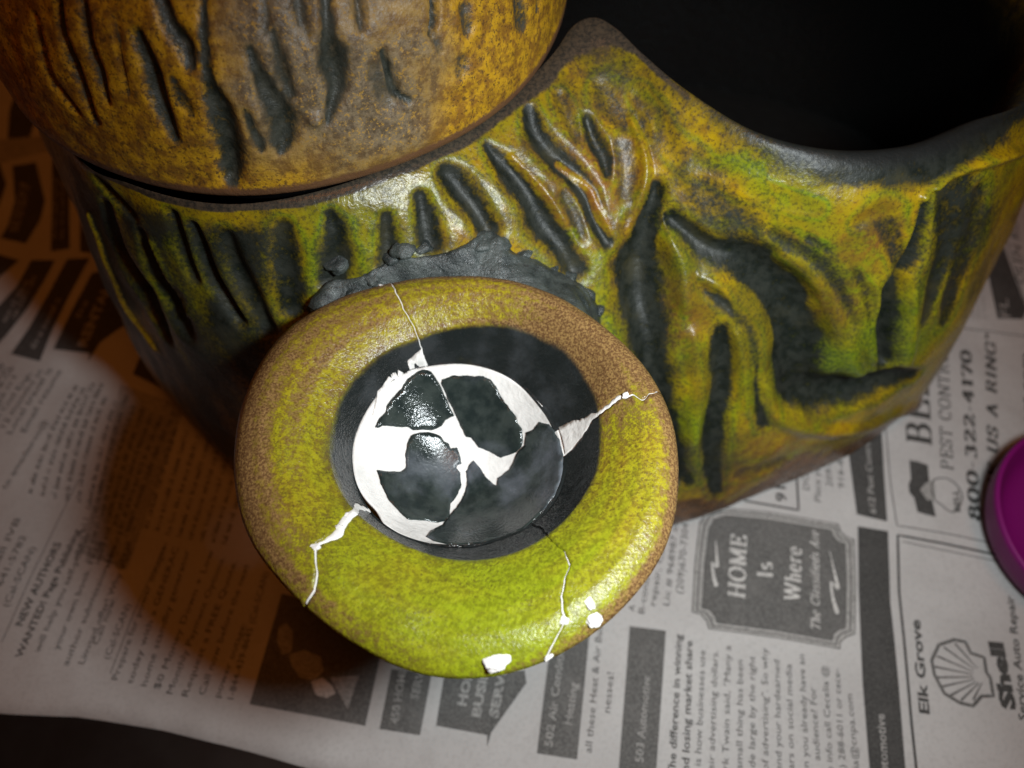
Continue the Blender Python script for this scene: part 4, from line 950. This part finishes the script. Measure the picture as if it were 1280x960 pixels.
# white wedge that runs up the wall to the top crack, and the broken edge at the right
for pxs in ([(462, 508), (472, 490), (486, 470), (504, 454), (519, 443), (527, 437), (530, 446), (535, 457), (523, 460), (505, 466), (488, 482), (474, 500)],):
    P2 = [on_bvh(bvh_f, *p) for p in pxs]; P2 = [tuple(p[:2]) if p is not None else tuple(on_z(*q, 10.3)[:2]) for p, q in zip(P2, pxs)]
    v, f = fill_poly(P2, 0.09); V = []
    for x, y in v:
        d = np.array([x, y]) - CD; th = math.atan2(d[1], d[0]); r = math.hypot(*d); a_, b_ = float(r_ring(th)), float(r_well(th))
        z = float(dish_p(np.array((r - a_) / (b_ - a_)), np.array(th))[2]) if r > a_ else cup_z(x, y)
        V.append((x, y, z + 0.03 + 0.035 * noise.noise((x * 1.2, y * 1.2, 6)) + 0.01 * noise.noise((x * 9, y * 9, 1))))
    nt = len(V); V += [(x, y, z - 0.2) for x, y, z in V]; F = list(f); cnt = {(a, b) for g in f for a, b in zip(g, g[1:] + g[:1])}
    F += [(b, a, nt + a, nt + b) for (a, b) in cnt if (b, a) not in cnt]
    mesh('filler_wedge', V, F, M_WHITE, dish)
# dabs of filler on the flange
def blob(name, px, py, rx, ry, rz, rot, mat, parent, bvh, seed=0, lift=0.0, rough=0.25, n=(22, 14)):
    h = on_bvh(bvh, px, py)
    if h is None: return
    V = []; rx, ry, rz = rx * 1.0, ry * 1.0, rz * 1.0
    for i in range(n[0]):
        for k in range(n[1]):
            a = 2 * math.pi * i / n[0]; b = -math.pi / 2 + math.pi * k / (n[1] - 1)
            p = np.array([math.cos(a) * math.cos(b), math.sin(a) * math.cos(b), math.sin(b)])
            p[:2] = np.sign(p[:2]) * np.abs(p[:2]) ** 0.85
            p = p * (1 + rough * noise.noise((p[0] * 1.4 + seed, p[1] * 1.4, p[2] * 1.4)) + rough * .6 * noise.noise((p[0] * 3.7 + seed, p[1] * 3.7, p[2] * 3.7)))
            x, y = p[0] * rx, p[1] * ry; V.append((h[0] + x * math.cos(rot) - y * math.sin(rot), h[1] + x * math.sin(rot) + y * math.cos(rot), h[2] + lift + p[2] * rz))
    mesh(name, V, grid_faces(n[0], n[1], True), mat, parent)
for px, py, a, b, c, r, s in [(621, 826, .28, .19, .09, .5, 1), (741, 772, .15, .21, .08, .2, 2), (736, 752, .10, .17, .06, .35, 3), (705, 775, .09, .10, .05, 0, 4), (686, 820, .11, .06, .05, .8, 5),
                              (433, 646, .13, .09, .06, .6, 6), (393, 684, .12, .08, .05, .2, 7), (422, 662, .12, .09, .05, .8, 8), (783, 493, .13, .06, .04, .7, 9), (478, 357, .09, .03, .03, -.3, 10)]:
    blob('filler_dab', px, py, a, b, c * 0.5, r, M_WHITE, dish, bvh_f, s, 0.0, 0.38)

# ------------------------------------------------------------------ raw clay scar where the dish joins the wall
SP = [(382, 384), (398, 360), (422, 348), (452, 344), (466, 334), (500, 322), (530, 318), (560, 312), (590, 298), (612, 286), (632, 298), (642, 312), (670, 322), (692, 334), (716, 346), (738, 364), (750, 388), (752, 410)]
PX = spline(SP, 120); nv = 26; V = []
for k, (px, py) in enumerate(PX):
    h = on_bvh(bvh_v2, px, py); h = h + (CAMP - h) / np.linalg.norm(CAMP - h) * 0.05; a = math.atan2(h[1] - CD[1], h[0] - CD[0])
    inn_ = dish_p(np.array(1.90), np.array(a), -0.30)
    for j in range(nv):
        s = j / (nv - 1); p = inn_ * (1 - s) + h * s
        p[2] += 0.12 * math.sin(math.pi * s) ** 0.7 - 0.10 * s ** 6
        e = sstep(0.45, 0.85, s) * (1 - sstep(0.93, 1.0, s)); rgt = sstep(0.78, 0.9, k / 119) + 1 - sstep(0.06, 0.2, k / 119)
        am = 0.03 + 0.075 * max(e, rgt * 0.7 * (1 - sstep(0.9, 1, s)))
        p = p + np.array([0, 0, 1.0]) * am * (abs(nz(p, 1.9, 3)) * 1.8 + 0.3 * nz(p, 5.0, 1)) + np.array([0, -1, 0]) * 0.2 * am * nz(p, 2.4, 8)
        V.append(p)
V = np.array(V); F = grid_faces(120, nv); n = len(V); V = np.vstack([V, V - [0, 0, 1.2]]); 
F = F + grid_faces(120, nv, off=n, flip=True)
for b in range(119): F.append((b * nv, n + b * nv, n + (b + 1) * nv, (b + 1) * nv))
mesh('clay_scar', V, F, M_SCAR, vessel)
for px, py, r, s in [(423, 326, .30, 1), (487, 319, .22, 2), (418, 366, .34, 3), (400, 376, .26, 4), (440, 360, .24, 5), (503, 311, .26, 6), (528, 308, .2, 7), (600, 302, .30, 8), (622, 304, .26, 9),
                     (655, 316, .18, 10), (712, 348, .24, 11), (728, 366, .28, 12), (742, 386, .26, 13), (690, 338, .18, 14), (463, 345, .2, 15)]:
    blob('clay_lump', px, py, r * 1.25, r, r * .6, s, M_SCAR, vessel, bvh_v2, s * 3.1, -0.05, 0.30)

# ------------------------------------------------------------------ magenta container at the edge of the frame
c = on_z(1388, 656, 1.9); pot = thing('magenta_saucer', 'shallow magenta plastic saucer cut off by the right edge of the frame', 'saucer', (c[0], c[1], 0.2))
prof = [(0.02, 0.25), (2.6, 0.22), (3.2, 0.30), (3.55, 0.9), (3.72, 1.6), (3.76, 1.9), (3.70, 2.02), (3.58, 1.98), (3.40, 1.6), (3.05, 1.0), (2.5, 0.72), (1.5, 0.62), (0.02, 0.60)]
PP = spline([(a, b, 0) for a, b in prof], 60); V = []
for i in range(72):
    th = 2 * math.pi * i / 72
    for r, z, _ in PP: V.append((c[0] + r * math.cos(th), c[1] + r * math.sin(th), z))
m = NT('magenta_plastic'); f = m.noise(50, 3)
mm = m.out(m.mix(f, (0.15, 0.002, 0.10), (0.19, 0.003, 0.13)), 0.55, None, 0.3)
mesh('saucer_shell', V, grid_faces(72, 60, True), mm, pot)
